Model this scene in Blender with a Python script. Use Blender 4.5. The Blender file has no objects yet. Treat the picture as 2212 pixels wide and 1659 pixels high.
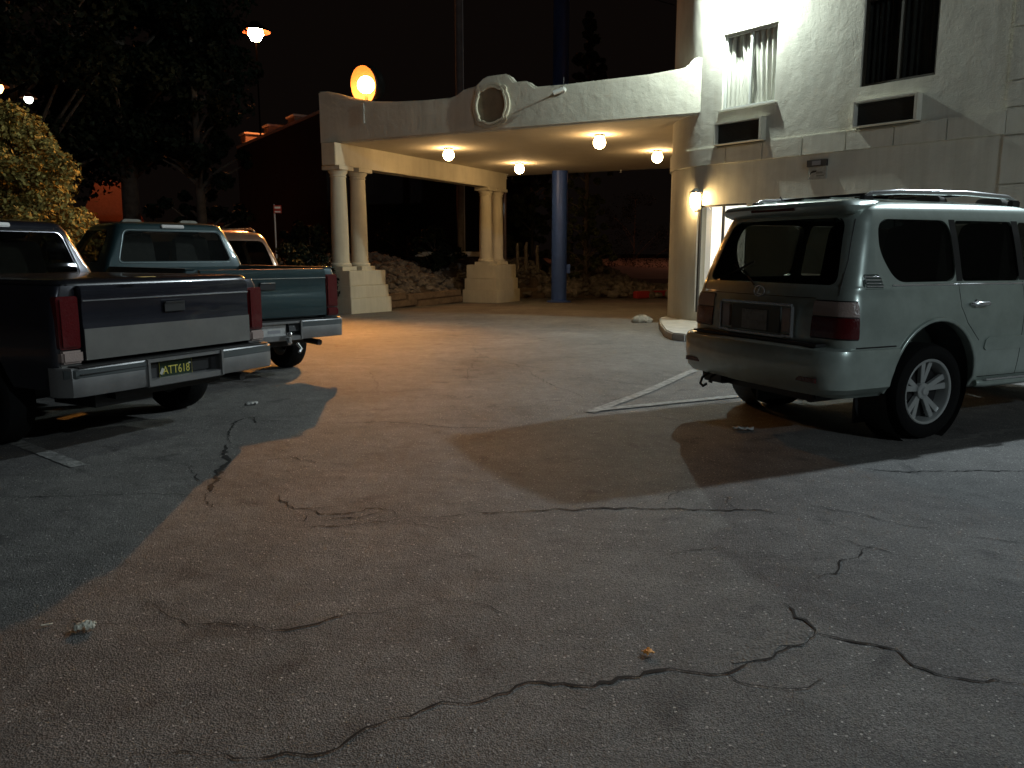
import bpy, bmesh, math, random
import numpy as np
from mathutils import Vector, Matrix
from mathutils.bvhtree import BVHTree
R = math.radians
random.seed(7)
sc = bpy.context.scene
COL = sc.collection

# ---------------------------------------------------------------- camera, world, exposure
F, YH, H = 1736.0, 546.0, 1.47
PITCH = math.atan((829.5 - YH) / F)
cam = bpy.data.objects.new('camera', bpy.data.cameras.new('camera'))
COL.objects.link(cam)
cam.location = (0, 0, H)
cam.rotation_euler = (math.pi / 2 - PITCH, 0, 0)
cam.data.lens = F / 2212 * 36
cam.data.sensor_width = 36
cam.data.clip_end = 2000
sc.camera = cam
w = bpy.data.worlds.new('World')
sc.world = w
w.use_nodes = True
_bg = w.node_tree.nodes['Background']
_bg.inputs[0].default_value = (0.95, 0.62, 0.5, 1)
_bg.inputs[1].default_value = 0.003
sc.view_settings.view_transform = 'Standard'
sc.view_settings.look = 'None'
sc.view_settings.exposure = 0
sc.view_settings.gamma = 1
sc.cycles.use_denoising = True
sc.cycles.max_bounces = 6
sc.cycles.transparent_max_bounces = 12
sc.cycles.sample_clamp_indirect = 4

# light levels (watts), tuned against the photograph
E_FLOOD1, E_FLOOD2, E_FILL = 760, 2000, 2300
E_SODIUM, E_STREET, E_CEIL, E_SCONCE = 650, 5000, 55, 18.0
COOL = (0.86, 1.0, 0.93)
COOLB = (0.80, 0.93, 1.0)
SODIUM = (1.0, 0.40, 0.075)
WARM = (1.0, 0.63, 0.28)


def G(u, v, z=0.0):
    """point of the place at height z that the surveyed photo point (u, v) shows"""
    a, b = (u - 1106) / F, -(v - 829.5) / F
    c, s = math.cos(PITCH), math.sin(PITCH)
    d = (a, c + b * s, -s + b * c)
    t = (z - H) / d[2]
    return Vector((d[0] * t, d[1] * t, z))


# ---------------------------------------------------------------- materials
MATS = {}


def mat(name, col, rough=0.6, metal=0.0, noise=0.0, nscale=8.0, bump=0.0, bscale=40.0, emit=None, estr=0.0,
        coat=0.0, trans=0.0, spec=0.5, alpha=1.0):
    if name in MATS:
        return MATS[name]
    m = bpy.data.materials.new(name)
    m.use_nodes = True
    nt = m.node_tree
    b = nt.nodes['Principled BSDF']
    b.inputs['Base Color'].default_value = (*col, 1)
    b.inputs['Roughness'].default_value = rough
    b.inputs['Metallic'].default_value = metal
    b.inputs['Coat Weight'].default_value = coat
    b.inputs['Coat Roughness'].default_value = 0.06
    b.inputs['Specular IOR Level'].default_value = spec
    b.inputs['Transmission Weight'].default_value = trans
    b.inputs['Alpha'].default_value = alpha
    if emit:
        b.inputs['Emission Color'].default_value = (*emit, 1)
        b.inputs['Emission Strength'].default_value = estr
    tc = nt.nodes.new('ShaderNodeTexCoord')
    if noise > 0:
        n = nt.nodes.new('ShaderNodeTexNoise')
        n.inputs['Scale'].default_value = nscale
        n.inputs['Detail'].default_value = 6
        n.inputs['Roughness'].default_value = 0.65
        nt.links.new(tc.outputs['Object'], n.inputs['Vector'])
        r = nt.nodes.new('ShaderNodeValToRGB')
        r.color_ramp.elements[0].position = 0.3
        r.color_ramp.elements[1].position = 0.7
        lo = [max(0, c * (1 - noise)) for c in col]
        hi = [min(1, c * (1 + noise)) for c in col]
        r.color_ramp.elements[0].color = (*lo, 1)
        r.color_ramp.elements[1].color = (*hi, 1)
        nt.links.new(n.outputs['Fac'], r.inputs['Fac'])
        nt.links.new(r.outputs['Color'], b.inputs['Base Color'])
    if bump > 0:
        n2 = nt.nodes.new('ShaderNodeTexNoise')
        n2.inputs['Scale'].default_value = bscale
        n2.inputs['Detail'].default_value = 5
        nt.links.new(tc.outputs['Object'], n2.inputs['Vector'])
        bp = nt.nodes.new('ShaderNodeBump')
        bp.inputs['Strength'].default_value = bump
        bp.inputs['Distance'].default_value = 0.02
        nt.links.new(n2.outputs['Fac'], bp.inputs['Height'])
        nt.links.new(bp.outputs['Normal'], b.inputs['Normal'])
    MATS[name] = m
    return m


def glassmat(name, tint=(0.5, 0.5, 0.5), opaque=0.5, base=(0.01, 0.01, 0.012), rough=0.02):
    """tinted pane: part see-through, part dark gloss"""
    if name in MATS:
        return MATS[name]
    m = bpy.data.materials.new(name)
    m.use_nodes = True
    nt = m.node_tree
    b = nt.nodes['Principled BSDF']
    b.inputs['Base Color'].default_value = (*base, 1)
    b.inputs['Roughness'].default_value = rough
    t = nt.nodes.new('ShaderNodeBsdfTransparent')
    t.inputs['Color'].default_value = (*tint, 1)
    fr = nt.nodes.new('ShaderNodeFresnel')
    fr.inputs['IOR'].default_value = 1.45
    mx = nt.nodes.new('ShaderNodeMath')
    mx.operation = 'MAXIMUM'
    mx.inputs[1].default_value = opaque
    nt.links.new(fr.outputs[0], mx.inputs[0])
    ms = nt.nodes.new('ShaderNodeMixShader')
    ge = nt.nodes.new('ShaderNodeNewGeometry')
    bk_ = nt.nodes.new('ShaderNodeMix')
    bk_.data_type = 'FLOAT'
    nt.links.new(ge.outputs['Backfacing'], bk_.inputs[0])
    nt.links.new(mx.outputs[0], bk_.inputs[2])
    bk_.inputs[3].default_value = opaque * .5
    nt.links.new(bk_.outputs[0], ms.inputs[0])
    nt.links.new(t.outputs[0], ms.inputs[1])
    nt.links.new(b.outputs[0], ms.inputs[2])
    nt.links.new(ms.outputs[0], nt.nodes['Material Output'].inputs['Surface'])
    MATS[name] = m
    return m


def asphalt_mat():
    m = bpy.data.materials.new('asphalt')
    m.use_nodes = True
    nt = m.node_tree
    L = nt.links.new
    b = nt.nodes['Principled BSDF']
    tc = nt.nodes.new('ShaderNodeTexCoord')

    def noise(scale, detail=6, rough=0.6, dist=0.0):
        n = nt.nodes.new('ShaderNodeTexNoise')
        n.inputs['Scale'].default_value = scale
        n.inputs['Detail'].default_value = detail
        n.inputs['Roughness'].default_value = rough
        n.inputs['Distortion'].default_value = dist
        L(tc.outputs['Object'], n.inputs['Vector'])
        return n.outputs['Fac']

    def ramp(fac, p0, p1, c0, c1):
        r = nt.nodes.new('ShaderNodeValToRGB')
        r.color_ramp.elements[0].position = p0
        r.color_ramp.elements[1].position = p1
        r.color_ramp.elements[0].color = (*c0, 1)
        r.color_ramp.elements[1].color = (*c1, 1)
        L(fac, r.inputs['Fac'])
        return r.outputs['Color']

    def mul(a, c, f=1.0):
        x = nt.nodes.new('ShaderNodeMix')
        x.data_type = 'RGBA'
        x.blend_type = 'MULTIPLY'
        x.inputs[0].default_value = f
        L(a, x.inputs[6])
        L(c, x.inputs[7])
        return x.outputs[2]
    patch = ramp(noise(0.55, 5, 0.6, 0.6), 0.3, 0.72, (0.12, 0.117, 0.112), (0.18, 0.175, 0.165))
    fine = ramp(noise(5.5, 6, 0.7), 0.25, 0.8, (0.72, 0.72, 0.72), (1.25, 1.25, 1.25))
    grain = ramp(noise(75, 3, 0.8), 0.34, 0.66, (0.42, 0.42, 0.42), (1.6, 1.6, 1.6))
    grain2 = ramp(noise(190, 2, 0.7), 0.36, 0.64, (0.6, 0.6, 0.6), (1.4, 1.4, 1.4))
    col = mul(mul(mul(patch, fine), grain), grain2)
    blot = ramp(noise(0.8, 7, 0.7, 0.5), 0.34, 0.64, (0.78, 0.78, 0.79), (1.14, 1.14, 1.13))
    spots = ramp(noise(3.1, 4, 0.55, 0.4), 0.27, 0.40, (0.55, 0.55, 0.56), (1.0, 1.0, 1.0))
    col = mul(mul(col, blot), spots)
    # pale stones showing through the binder
    vo = nt.nodes.new('ShaderNodeTexVoronoi')
    vo.inputs['Scale'].default_value = 62
    L(tc.outputs['Object'], vo.inputs['Vector'])
    sep = nt.nodes.new('ShaderNodeSeparateColor')
    L(vo.outputs['Color'], sep.inputs[0])
    gt = nt.nodes.new('ShaderNodeMath')
    gt.operation = 'GREATER_THAN'
    gt.inputs[1].default_value = 0.935
    L(sep.outputs[0], gt.inputs[0])
    lt = nt.nodes.new('ShaderNodeMath')
    lt.operation = 'LESS_THAN'
    lt.inputs[1].default_value = 0.30
    L(vo.outputs['Distance'], lt.inputs[0])
    an = nt.nodes.new('ShaderNodeMath')
    an.operation = 'MULTIPLY'
    L(gt.outputs[0], an.inputs[0])
    L(lt.outputs[0], an.inputs[1])
    mx = nt.nodes.new('ShaderNodeMix')
    mx.data_type = 'RGBA'
    L(an.outputs[0], mx.inputs[0])
    L(col, mx.inputs[6])
    mx.inputs[7].default_value = (0.46, 0.44, 0.41, 1)
    L(mx.outputs[2], b.inputs['Base Color'])
    b.inputs['Roughness'].default_value = 0.78
    b.inputs['Specular IOR Level'].default_value = 0.35
    # relief
    ad = nt.nodes.new('ShaderNodeMath')
    ad.operation = 'ADD'
    L(noise(125, 3, 0.7), ad.inputs[0])
    v2 = nt.nodes.new('ShaderNodeTexVoronoi')
    v2.inputs['Scale'].default_value = 150
    L(tc.outputs['Object'], v2.inputs['Vector'])
    L(v2.outputs['Distance'], ad.inputs[1])
    bp = nt.nodes.new('ShaderNodeBump')
    bp.inputs['Strength'].default_value = 0.42
    bp.inputs['Distance'].default_value = 0.011
    L(ad.outputs[0], bp.inputs['Height'])
    bp2 = nt.nodes.new('ShaderNodeBump')
    bp2.inputs['Strength'].default_value = 0.5
    bp2.inputs['Distance'].default_value = 0.05
    L(noise(2.2, 4, 0.6), bp2.inputs['Height'])
    L(bp.outputs['Normal'], bp2.inputs['Normal'])
    L(bp2.outputs['Normal'], b.inputs['Normal'])
    return m


def stucco_mat(name, col, bump=0.5):
    m = bpy.data.materials.new(name)
    m.use_nodes = True
    nt = m.node_tree
    L = nt.links.new
    b = nt.nodes['Principled BSDF']
    b.inputs['Roughness'].default_value = 0.9
    tc = nt.nodes.new('ShaderNodeTexCoord')
    n = nt.nodes.new('ShaderNodeTexNoise')
    n.inputs['Scale'].default_value = 1.6
    n.inputs['Detail'].default_value = 7
    n.inputs['Roughness'].default_value = 0.6
    L(tc.outputs['Object'], n.inputs['Vector'])
    r = nt.nodes.new('ShaderNodeValToRGB')
    r.color_ramp.elements[0].position = 0.3
    r.color_ramp.elements[1].position = 0.72
    r.color_ramp.elements[0].color = (*[c * 0.86 for c in col], 1)
    r.color_ramp.elements[1].color = (*[c * 1.06 for c in col], 1)
    L(n.outputs['Fac'], r.inputs['Fac'])
    L(r.outputs['Color'], b.inputs['Base Color'])
    mp = nt.nodes.new('ShaderNodeMapping')
    mp.inputs['Scale'].default_value = (7, 7, .45)
    L(tc.outputs['Object'], mp.inputs['Vector'])
    n4 = nt.nodes.new('ShaderNodeTexNoise')
    n4.inputs['Scale'].default_value = 1.0
    n4.inputs['Detail'].default_value = 5
    n4.inputs['Roughness'].default_value = .7
    L(mp.outputs[0], n4.inputs['Vector'])
    r4 = nt.nodes.new('ShaderNodeValToRGB')
    r4.color_ramp.elements[0].position = .36
    r4.color_ramp.elements[1].position = .58
    r4.color_ramp.elements[0].color = (.80, .78, .74, 1)
    r4.color_ramp.elements[1].color = (1, 1, 1, 1)
    L(n4.outputs['Fac'], r4.inputs['Fac'])
    mm = nt.nodes.new('ShaderNodeMix')
    mm.data_type = 'RGBA'
    mm.blend_type = 'MULTIPLY'
    mm.inputs[0].default_value = .45
    L(r.outputs['Color'], mm.inputs[6])
    L(r4.outputs['Color'], mm.inputs[7])
    L(mm.outputs[2], b.inputs['Base Color'])
    n2 = nt.nodes.new('ShaderNodeTexNoise')
    n2.inputs['Scale'].default_value = 4.6
    n2.inputs['Detail'].default_value = 3
    n2.inputs['Distortion'].default_value = 0.35
    L(tc.outputs['Object'], n2.inputs['Vector'])
    n3 = nt.nodes.new('ShaderNodeTexNoise')
    n3.inputs['Scale'].default_value = 45
    n3.inputs['Detail'].default_value = 3
    L(tc.outputs['Object'], n3.inputs['Vector'])
    b1 = nt.nodes.new('ShaderNodeBump')
    b1.inputs['Strength'].default_value = bump
    b1.inputs['Distance'].default_value = 0.06
    L(n2.outputs['Fac'], b1.inputs['Height'])
    b2 = nt.nodes.new('ShaderNodeBump')
    b2.inputs['Strength'].default_value = 0.35
    b2.inputs['Distance'].default_value = 0.01
    L(n3.outputs['Fac'], b2.inputs['Height'])
    L(b1.outputs['Normal'], b2.inputs['Normal'])
    L(b2.outputs['Normal'], b.inputs['Normal'])
    return m


M_ASPH = asphalt_mat()
M_STUC = stucco_mat('stucco', (0.62, 0.60, 0.52), 0.13)
M_STUC2 = stucco_mat('stucco_canopy', (0.60, 0.58, 0.49), 0.20)
M_SMOOTH = stucco_mat('stucco_columns', (0.60, 0.56, 0.44), 0.12)
M_CRACK = mat('crack', (0.006, 0.006, 0.006), 0.95)
M_PAINT = mat('road_paint', (0.25, 0.25, 0.235), 0.8, noise=0.6, nscale=14, bump=0.5, bscale=70)
M_CONC = mat('concrete', (0.38, 0.36, 0.32), 0.85, noise=0.2, nscale=5, bump=0.4, bscale=30)
M_BLACK = mat('black_plastic', (0.012, 0.012, 0.012), 0.5)
M_RUBBER = mat('rubber', (0.008, 0.008, 0.008), 0.9, spec=.15, bump=0.3, bscale=60)
M_CHROME = mat('chrome', (0.66, 0.67, 0.68), 0.24, .85)
M_ALU = mat('alloy', (0.44, 0.46, 0.45), 0.34, 0.45)
M_WHITEF = mat('window_frame', (0.55, 0.56, 0.53), 0.5)
M_DARKF = mat('dark_frame', (0.035, 0.03, 0.022), 0.55)
M_GLASS = glassmat('clear_pane', (0.90, 0.90, 0.88), 0.05)
M_TINT = glassmat('privacy_glass', (0.48, 0.49, 0.47), 0.12, base=(.004, .004, .004))
M_TINT2 = glassmat('cab_glass', (0.62, 0.64, 0.64), 0.20, base=(0.02, 0.022, 0.022))
M_FABRIC = mat('seat_fabric', (0.10, 0.095, 0.085), 0.9, noise=0.2)
M_RED = mat('red_lens', (0.085, 0.003, 0.005), 0.18, coat=0.6, bump=0.25, bscale=90)
M_CLEAR = mat('clear_lens', (0.35, 0.27, 0.24), 0.15, coat=0.6, bump=0.25, bscale=90)
M_WOOD = mat('timber', (0.16, 0.12, 0.085), 0.9, noise=0.4, nscale=6, bump=0.7, bscale=25)


# ---------------------------------------------------------------- mesh helpers
class MB:
    def __init__(self):
        self.v, self.f = [], []

    def add(self, vs, fs):
        o = len(self.v)
        self.v += [tuple(p) for p in vs]
        self.f += [tuple(i + o for i in q) for q in fs]
        return self

    def box(self, c, s, rz=0.0, rx=0.0, ry=0.0, taper=1.0):
        M = Matrix.Translation(c) @ Matrix.Rotation(rz, 4, 'Z') @ Matrix.Rotation(ry, 4, 'Y') @ Matrix.Rotation(rx, 4, 'X')
        vs = []
        for k, (x, y, z) in enumerate([(-1, -1, -1), (1, -1, -1), (1, 1, -1), (-1, 1, -1), (-1, -1, 1), (1, -1, 1), (1, 1, 1), (-1, 1, 1)]):
            q = taper if z > 0 else 1
            vs.append(M @ Vector((x * s[0] / 2 * q, y * s[1] / 2 * q, z * s[2] / 2)))
        return self.add(vs, [(0, 3, 2, 1), (4, 5, 6, 7), (0, 1, 5, 4), (1, 2, 6, 5), (2, 3, 7, 6), (3, 0, 4, 7)])

    def tube(self, pts, r, n=8, closed=False, caps=True):
        pts = [Vector(p) for p in pts]
        rs = r if isinstance(r, (list, tuple)) else [r] * len(pts)
        N = len(pts)
        up = None
        rings = []
        for i, p in enumerate(pts):
            if closed:
                t = pts[(i + 1) % N] - pts[i - 1]
            else:
                t = pts[min(i + 1, N - 1)] - pts[max(i - 1, 0)]
            t.normalize()
            if up is None:
                up = t.orthogonal().normalized()
            else:
                up = (up - t * up.dot(t))
                up = up.normalized() if up.length > 1e-6 else t.orthogonal().normalized()
            bi = t.cross(up)
            rings.append([p + (up * math.cos(2 * math.pi * k / n) + bi * math.sin(2 * math.pi * k / n)) * rs[i] for k in range(n)])
        vs = [q for rg in rings for q in rg]
        fs = []
        for i in range(N if closed else N - 1):
            j = (i + 1) % N
            for k in range(n):
                fs.append((i * n + k, i * n + (k + 1) % n, j * n + (k + 1) % n, j * n + k))
        if caps and not closed:
            fs.append(tuple(range(n))[::-1])
            fs.append(tuple((N - 1) * n + k for k in range(n)))
        return self.add(vs, fs)

    def lathe(self, prof, n=32, M=None, caps=True):
        """prof = [(r, z)] round Z"""
        M = M or Matrix()
        vs, fs = [], []
        for r, z in prof:
            for k in range(n):
                a = 2 * math.pi * k / n
                vs.append(M @ Vector((r * math.cos(a), r * math.sin(a), z)))
        for i in range(len(prof) - 1):
            for k in range(n):
                fs.append((i * n + k, i * n + (k + 1) % n, (i + 1) * n + (k + 1) % n, (i + 1) * n + k))
        if caps:
            if prof[0][0] > 1e-4:
                fs.append(tuple(range(n))[::-1])
            if prof[-1][0] > 1e-4:
                fs.append(tuple((len(prof) - 1) * n + k for k in range(n)))
        return self.add(vs, fs)

    def prism(self, poly, a, b, M=None):
        """2D polygon in local XY extruded from z=a to z=b"""
        M = M or Matrix()
        n = len(poly)
        vs = [M @ Vector((x, y, a)) for x, y in poly] + [M @ Vector((x, y, b)) for x, y in poly]
        fs = [tuple(range(n))[::-1], tuple(range(n, 2 * n))] + [(i, (i + 1) % n, n + (i + 1) % n, n + i) for i in range(n)]
        return self.add(vs, fs)


def obj(name, mb, m, parent=None, smooth=None, bevel=0.0, loc=None, fix=True):
    me = bpy.data.meshes.new(name)
    if isinstance(mb, MB):
        me.from_pydata(mb.v, [], mb.f)
    else:
        me.from_pydata(mb[0], [], mb[1])
    if fix:
        bm = bmesh.new()
        bm.from_mesh(me)
        bmesh.ops.recalc_face_normals(bm, faces=bm.faces)
        if bevel > 0:
            es = [e for e in bm.edges if len(e.link_faces) == 2 and e.calc_face_angle(0) > R(35)]
            bmesh.ops.bevel(bm, geom=es, offset=bevel, segments=2, affect='EDGES', clamp_overlap=True)
        bm.to_mesh(me)
        bm.free()
    o = bpy.data.objects.new(name, me)
    if m is not None:
        for x in (m if isinstance(m, (list, tuple)) else [m]):
            me.materials.append(x)
    COL.objects.link(o)
    if parent is not None:
        o.parent = parent
    if loc is not None:
        o.location = loc
    if smooth is not None:
        me.shade_smooth()
        me.set_sharp_from_angle(angle=R(smooth))
    return o


def tag(o, label, cat, group=None):
    o['label'] = label
    o['category'] = cat
    if group:
        o['group'] = group
    return o


def thing(name, label, cat, loc=(0, 0, 0), rz=0.0, group=None):
    o = bpy.data.objects.new(name, None)
    o.empty_display_size = 0.2
    COL.objects.link(o)
    o.location = loc
    o.rotation_euler = (0, 0, rz)
    return tag(o, label, cat, group)


def struct(name, mb, m, **k):
    o = obj(name, mb, m, **k)
    o['kind'] = 'structure'
    return o


def carve(o, cutters, smooth=None):
    """subtract closed MB solids from a mesh object and keep the result as plain mesh"""
    tmp = []
    for cmb in cutters:
        c = obj('cutter', cmb, None, o.parent)
        tmp.append(c)
        md = o.modifiers.new('b', 'BOOLEAN')
        md.operation = 'DIFFERENCE'
        md.solver = 'EXACT'
        md.object = c
    bpy.context.view_layer.update()
    dg = bpy.context.evaluated_depsgraph_get()
    me = bpy.data.meshes.new_from_object(o.evaluated_get(dg), depsgraph=dg)
    o.modifiers.clear()
    o.data = me
    for c in tmp:
        bpy.data.objects.remove(c, do_unlink=True)
    if smooth is not None:
        me.shade_smooth()
        me.set_sharp_from_angle(angle=R(smooth))
    return o


def rrect(x0, x1, y0, y1, r, n=4):
    P = []
    for cx, cy, a in ((x1 - r, y1 - r, 0), (x0 + r, y1 - r, 90), (x0 + r, y0 + r, 180), (x1 - r, y0 + r, 270)):
        for k in range(n + 1):
            t = R(a + 90 * k / n)
            P.append((cx + r * math.cos(t), cy + r * math.sin(t)))
    return P


def rounded(poly, r, n=4):
    """round the corners of any convex polygon"""
    P = []
    N = len(poly)
    for i in range(N):
        p = Vector(poly[i]); a = Vector(poly[i - 1]); b = Vector(poly[(i + 1) % N])
        da = (a - p); db = (b - p)
        ra = min(r, da.length * 0.45); rb = min(r, db.length * 0.45)
        A = p + da.normalized() * ra; B = p + db.normalized() * rb
        for k in range(n + 1):
            t = k / n
            q = A * (1 - t) ** 2 + p * 2 * t * (1 - t) + B * t * t
            P.append((q.x, q.y))
    return P


def light(name, kind, energy, col, loc, parent=None, size=0.1, rot=None, spot=None, blend=0.5):
    d = bpy.data.lights.new(name, kind)
    d.energy = energy
    d.color = col
    if kind == 'AREA':
        d.size = size
    else:
        d.shadow_soft_size = size
    if spot:
        d.spot_size = spot
        d.spot_blend = blend
    o = bpy.data.objects.new(name, d)
    COL.objects.link(o)
    o.location = loc
    if rot is not None:
        o.rotation_euler = rot
    if parent:
        o.parent = parent
    return o


def aim(o, d):
    o.rotation_euler = Vector(d).to_track_quat('-Z', 'Y').to_euler()


def emis(name, col, s):
    return mat(name, (0.8, 0.8, 0.8), 0.5, emit=col, estr=s)


# ================================================================ GROUND
def gz(x, y):
    """the lot is level near the camera and falls gently beyond the canopy"""
    return -0.02 * max(0.0, y - 19.0) if y < 27 else -0.16


xs = list(np.unique(np.concatenate([np.linspace(-700, -30, 8), np.linspace(-30, 30, 31), np.linspace(30, 700, 8)])))
ys = list(np.unique(np.concatenate([np.linspace(-60, 0, 4), np.linspace(0, 30, 31), np.linspace(30, 900, 10)])))
vs = [(x, y, gz(x, y)) for y in ys for x in xs]
nx = len(xs)
fs = [(j * nx + i, j * nx + i + 1, (j + 1) * nx + i + 1, (j + 1) * nx + i) for j in range(len(ys) - 1) for i in range(nx - 1)]
struct('ground', (vs, fs), M_ASPH)


def ribbon(mb, pts, wd, jit=0.3, z=0.004, step=0.06, wj=0.5, taper=True, lowf=False):
    """thin irregular strip that follows surveyed points on the ground"""
    P = [G(u, v) for u, v in pts]
    Q = []
    for a, b in zip(P[:-1], P[1:]):
        n = max(1, int((b - a).length / step))
        for k in range(n):
            Q.append(a.lerp(b, k / n))
    Q.append(P[-1])
    n = len(Q)
    vs = []
    off = 0.0
    for i, q in enumerate(Q):
        t = (Q[min(i + 1, n - 1)] - Q[max(i - 1, 0)]).normalized()
        s = Vector((-t.y, t.x, 0))
        off = off * 0.75 + random.uniform(-1, 1) * jit * step
        ww = wd * random.uniform(1 - wj, 1 + wj) / 2
        if lowf:
            ww *= .5 + .6 * abs(math.sin(i * .13 + len(P)) * math.sin(i * .047 + 1.7 * wd * 100))
        if taper:
            ww *= min(1, 0.25 + 4 * min(i, n - 1 - i) / n)
        c = q + s * off
        vs += [(c.x - s.x * ww, c.y - s.y * ww, z + gz(c.x, c.y)), (c.x + s.x * ww, c.y + s.y * ww, z + gz(c.x, c.y))]
    mb.add(vs, [(2 * i, 2 * i + 1, 2 * i + 3, 2 * i + 2) for i in range(n - 1)])


cr = MB()
BIG = [
    ([(870, 1120), (930, 1115), (1000, 1110), (1100, 1106), (1200, 1102), (1330, 1100), (1440, 1095), (1500, 1101), (1590, 1101), (1730, 1113)], .016),
    ([(290, 1622), (440, 1626), (560, 1636), (700, 1625), (800, 1580), (860, 1545), (960, 1528), (1060, 1515), (1120, 1487), (1170, 1475), (1260, 1488), (1360, 1465), (1430, 1450), (1570, 1450), (1640, 1420), (1700, 1395), (1745, 1378), (1760, 1372)], .013),
    ([(1760, 1372), (1840, 1388), (1930, 1410), (2000, 1445), (2080, 1470), (2150, 1473), (2240, 1480)], .013),
    ([(1760, 1372), (1745, 1350), (1715, 1335), (1680, 1305)], .012),
    ([(540, 1350), (580, 1362), (640, 1355), (700, 1335), (760, 1322), (840, 1315), (960, 1300)], .008),
    ([(455, 1062), (460, 1030), (475, 1008), (487, 985), (492, 960)], .045),
    ([(492, 960), (500, 925), (520, 905), (545, 903), (570, 918)], .018),
    ([(530, 905), (620, 912), (700, 915), (830, 912), (1000, 925), (1080, 925)], .012),
    ([(640, 1098), (690, 1112), (740, 1110), (790, 1098), (840, 1102), (870, 1120)], .012),
    ([(665, 1141), (760, 1134), (800, 1130), (850, 1128), (870, 1120)], .012),
    ([(700, 1125), (740, 1120), (765, 1122), (790, 1118), (840, 1108)], .009),
    ([(600, 1070), (640, 1098), (690, 1100), (730, 1096)], .008),
    ([(1018, 738), (1035, 768), (1120, 790), (1200, 835), (1290, 870)], .008),
    ([(1060, 780), (1200, 800), (1320, 825), (1470, 840)], .008),
    ([(690, 768), (850, 780), (960, 776), (1050, 782)], .007),
    ([(560, 996), (640, 990), (700, 1002), (770, 1000)], .008),
    ([(1430, 1200), (1500, 1190), (1560, 1180)], .006),
    ([(1850, 1010), (1950, 1020), (2080, 1018), (2230, 1019)], .014),
    ([(2100, 1164), (2160, 1166), (2230, 1175)], .008),
    ([(1760, 1250), (1810, 1235), (1830, 1215), (1880, 1180)], .008),
    ([(1790, 1160), (1860, 1180), (1930, 1200)], .006),
    ([(1560, 1070), (1580, 1090), (1605, 1102)], .008),
    ([(1750, 1090), (1850, 1110), (1960, 1135), (2060, 1140)], .006),
    ([(1350, 905), (1420, 900), (1500, 915)], .010),
    ([(800, 800), (815, 830), (810, 850)], .007),
    ([(655, 1112), (663, 1130)], .006), ([(790, 1128), (822, 1112)], .006),
    ([(1290, 870), (1340, 860), (1400, 858), (1460, 862)], .007), ([(1035, 768), (1010, 800), (1015, 830)], .006),
    ([(300, 1300), (420, 1345), (540, 1350)], .006), ([(960, 1300), (1040, 1310), (1100, 1330)], .005),
    ([(1570, 1450), (1600, 1470), (1690, 1480), (1780, 1470)], .005), ([(60, 1335), (185, 1345), (300, 1340)], .005),
    ([(870, 1120), (900, 1135), (960, 1140)], .006), ([(1440, 1095), (1452, 1080), (1470, 1060)], .005),
    ([(400, 1000), (430, 1035), (455, 1045)], .006), ([(455, 1062), (452, 1085), (470, 1100)], .007),
    ([(0, 1075), (200, 1072), (330, 1068), (450, 1072)], .008),
]
for pts, wd in BIG:
    ribbon(cr, pts, wd * (1.0 if min(p[1] for p in pts) < 1250 else 1.0), jit=0.6, step=0.032, wj=.65, lowf=True)
struct('asphalt_cracks', cr, M_CRACK, fix=False)

# worn pale surfaces beside the cracks
M_WORN = mat('worn_asphalt', (0.155, 0.15, 0.14), 0.9, noise=0.45, nscale=26, bump=0.7, bscale=80)
pw = MB()
for pts, wd in (([(1590, 1436), (1640, 1408), (1700, 1382), (1745, 1362)], .11), 
                ([(1590, 1015), (1730, 1012), (1860, 990), (1990, 966), (2100, 944), (2240, 921)], .10),
                ([(520, 792), (560, 800), (600, 790)], .12)):
    ribbon(pw, pts, wd, jit=0.5, z=0.0025, step=0.05, wj=0.6)
struct('worn_road_surface', pw, M_WORN, fix=False)

# parking bay lines: a short one by the dark pickup, a pair meeting in a V beside the wagon
pl = MB()
for _k, (pts, wd) in enumerate((([(-60, 920), (60, 965), (170, 1008)], .11), ([(90, 852), (190, 872)], .10), ([(1275, 892), (1390, 850), (1500, 800)], .11), ([(1275, 889), (1440, 872), (1620, 855)], .11))):
    ribbon(pl, pts, wd, jit=0.05, z=0.005 + 0.002 * _k, wj=0.05, taper=False)
struct('parking_lines', pl, M_PAINT, fix=False)

# ================================================================ HOTEL BUILDING
P0 = Vector((3.8, 15.85, 0)); WD = Vector((.616, -.788, 0)).normalized(); NO = Vector((-WD.y * -1, -WD.x, 0))
NO = Vector((WD.y, -WD.x, 0)).normalized()            # outward, towards the lot
WANG = math.atan2(WD.y, WD.x)


def wp(t, z, out=0.0):
    p = P0 + WD * t + NO * out
    return Vector((p.x, p.y, z))


def footprint(off):
    """plan outline of the hotel block, off = outward offset"""
    P = [wp(17, 0, off), wp(-.1, 0, off)]
    c = wp(-.1, 0) - NO * 1.9
    a0 = math.atan2(NO.y, NO.x)
    for k in range(1, 17):
        a = a0 - R(90) * k / 16
        P.append(c + Vector((math.cos(a), math.sin(a), 0)) * (1.9 + off))
    e = P[-1]
    P.append(e - NO * 9)
    P.append(wp(17, 0, 0) - NO * 11)
    return [(p.x, p.y) for p in P]


def wallbox(t0, t1, z0, z1, o0, o1):
    m = MB()
    c = wp((t0 + t1) / 2, (z0 + z1) / 2, (o0 + o1) / 2)
    m.box(c, (t1 - t0, abs(o1 - o0), z1 - z0), WANG)
    return m


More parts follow.
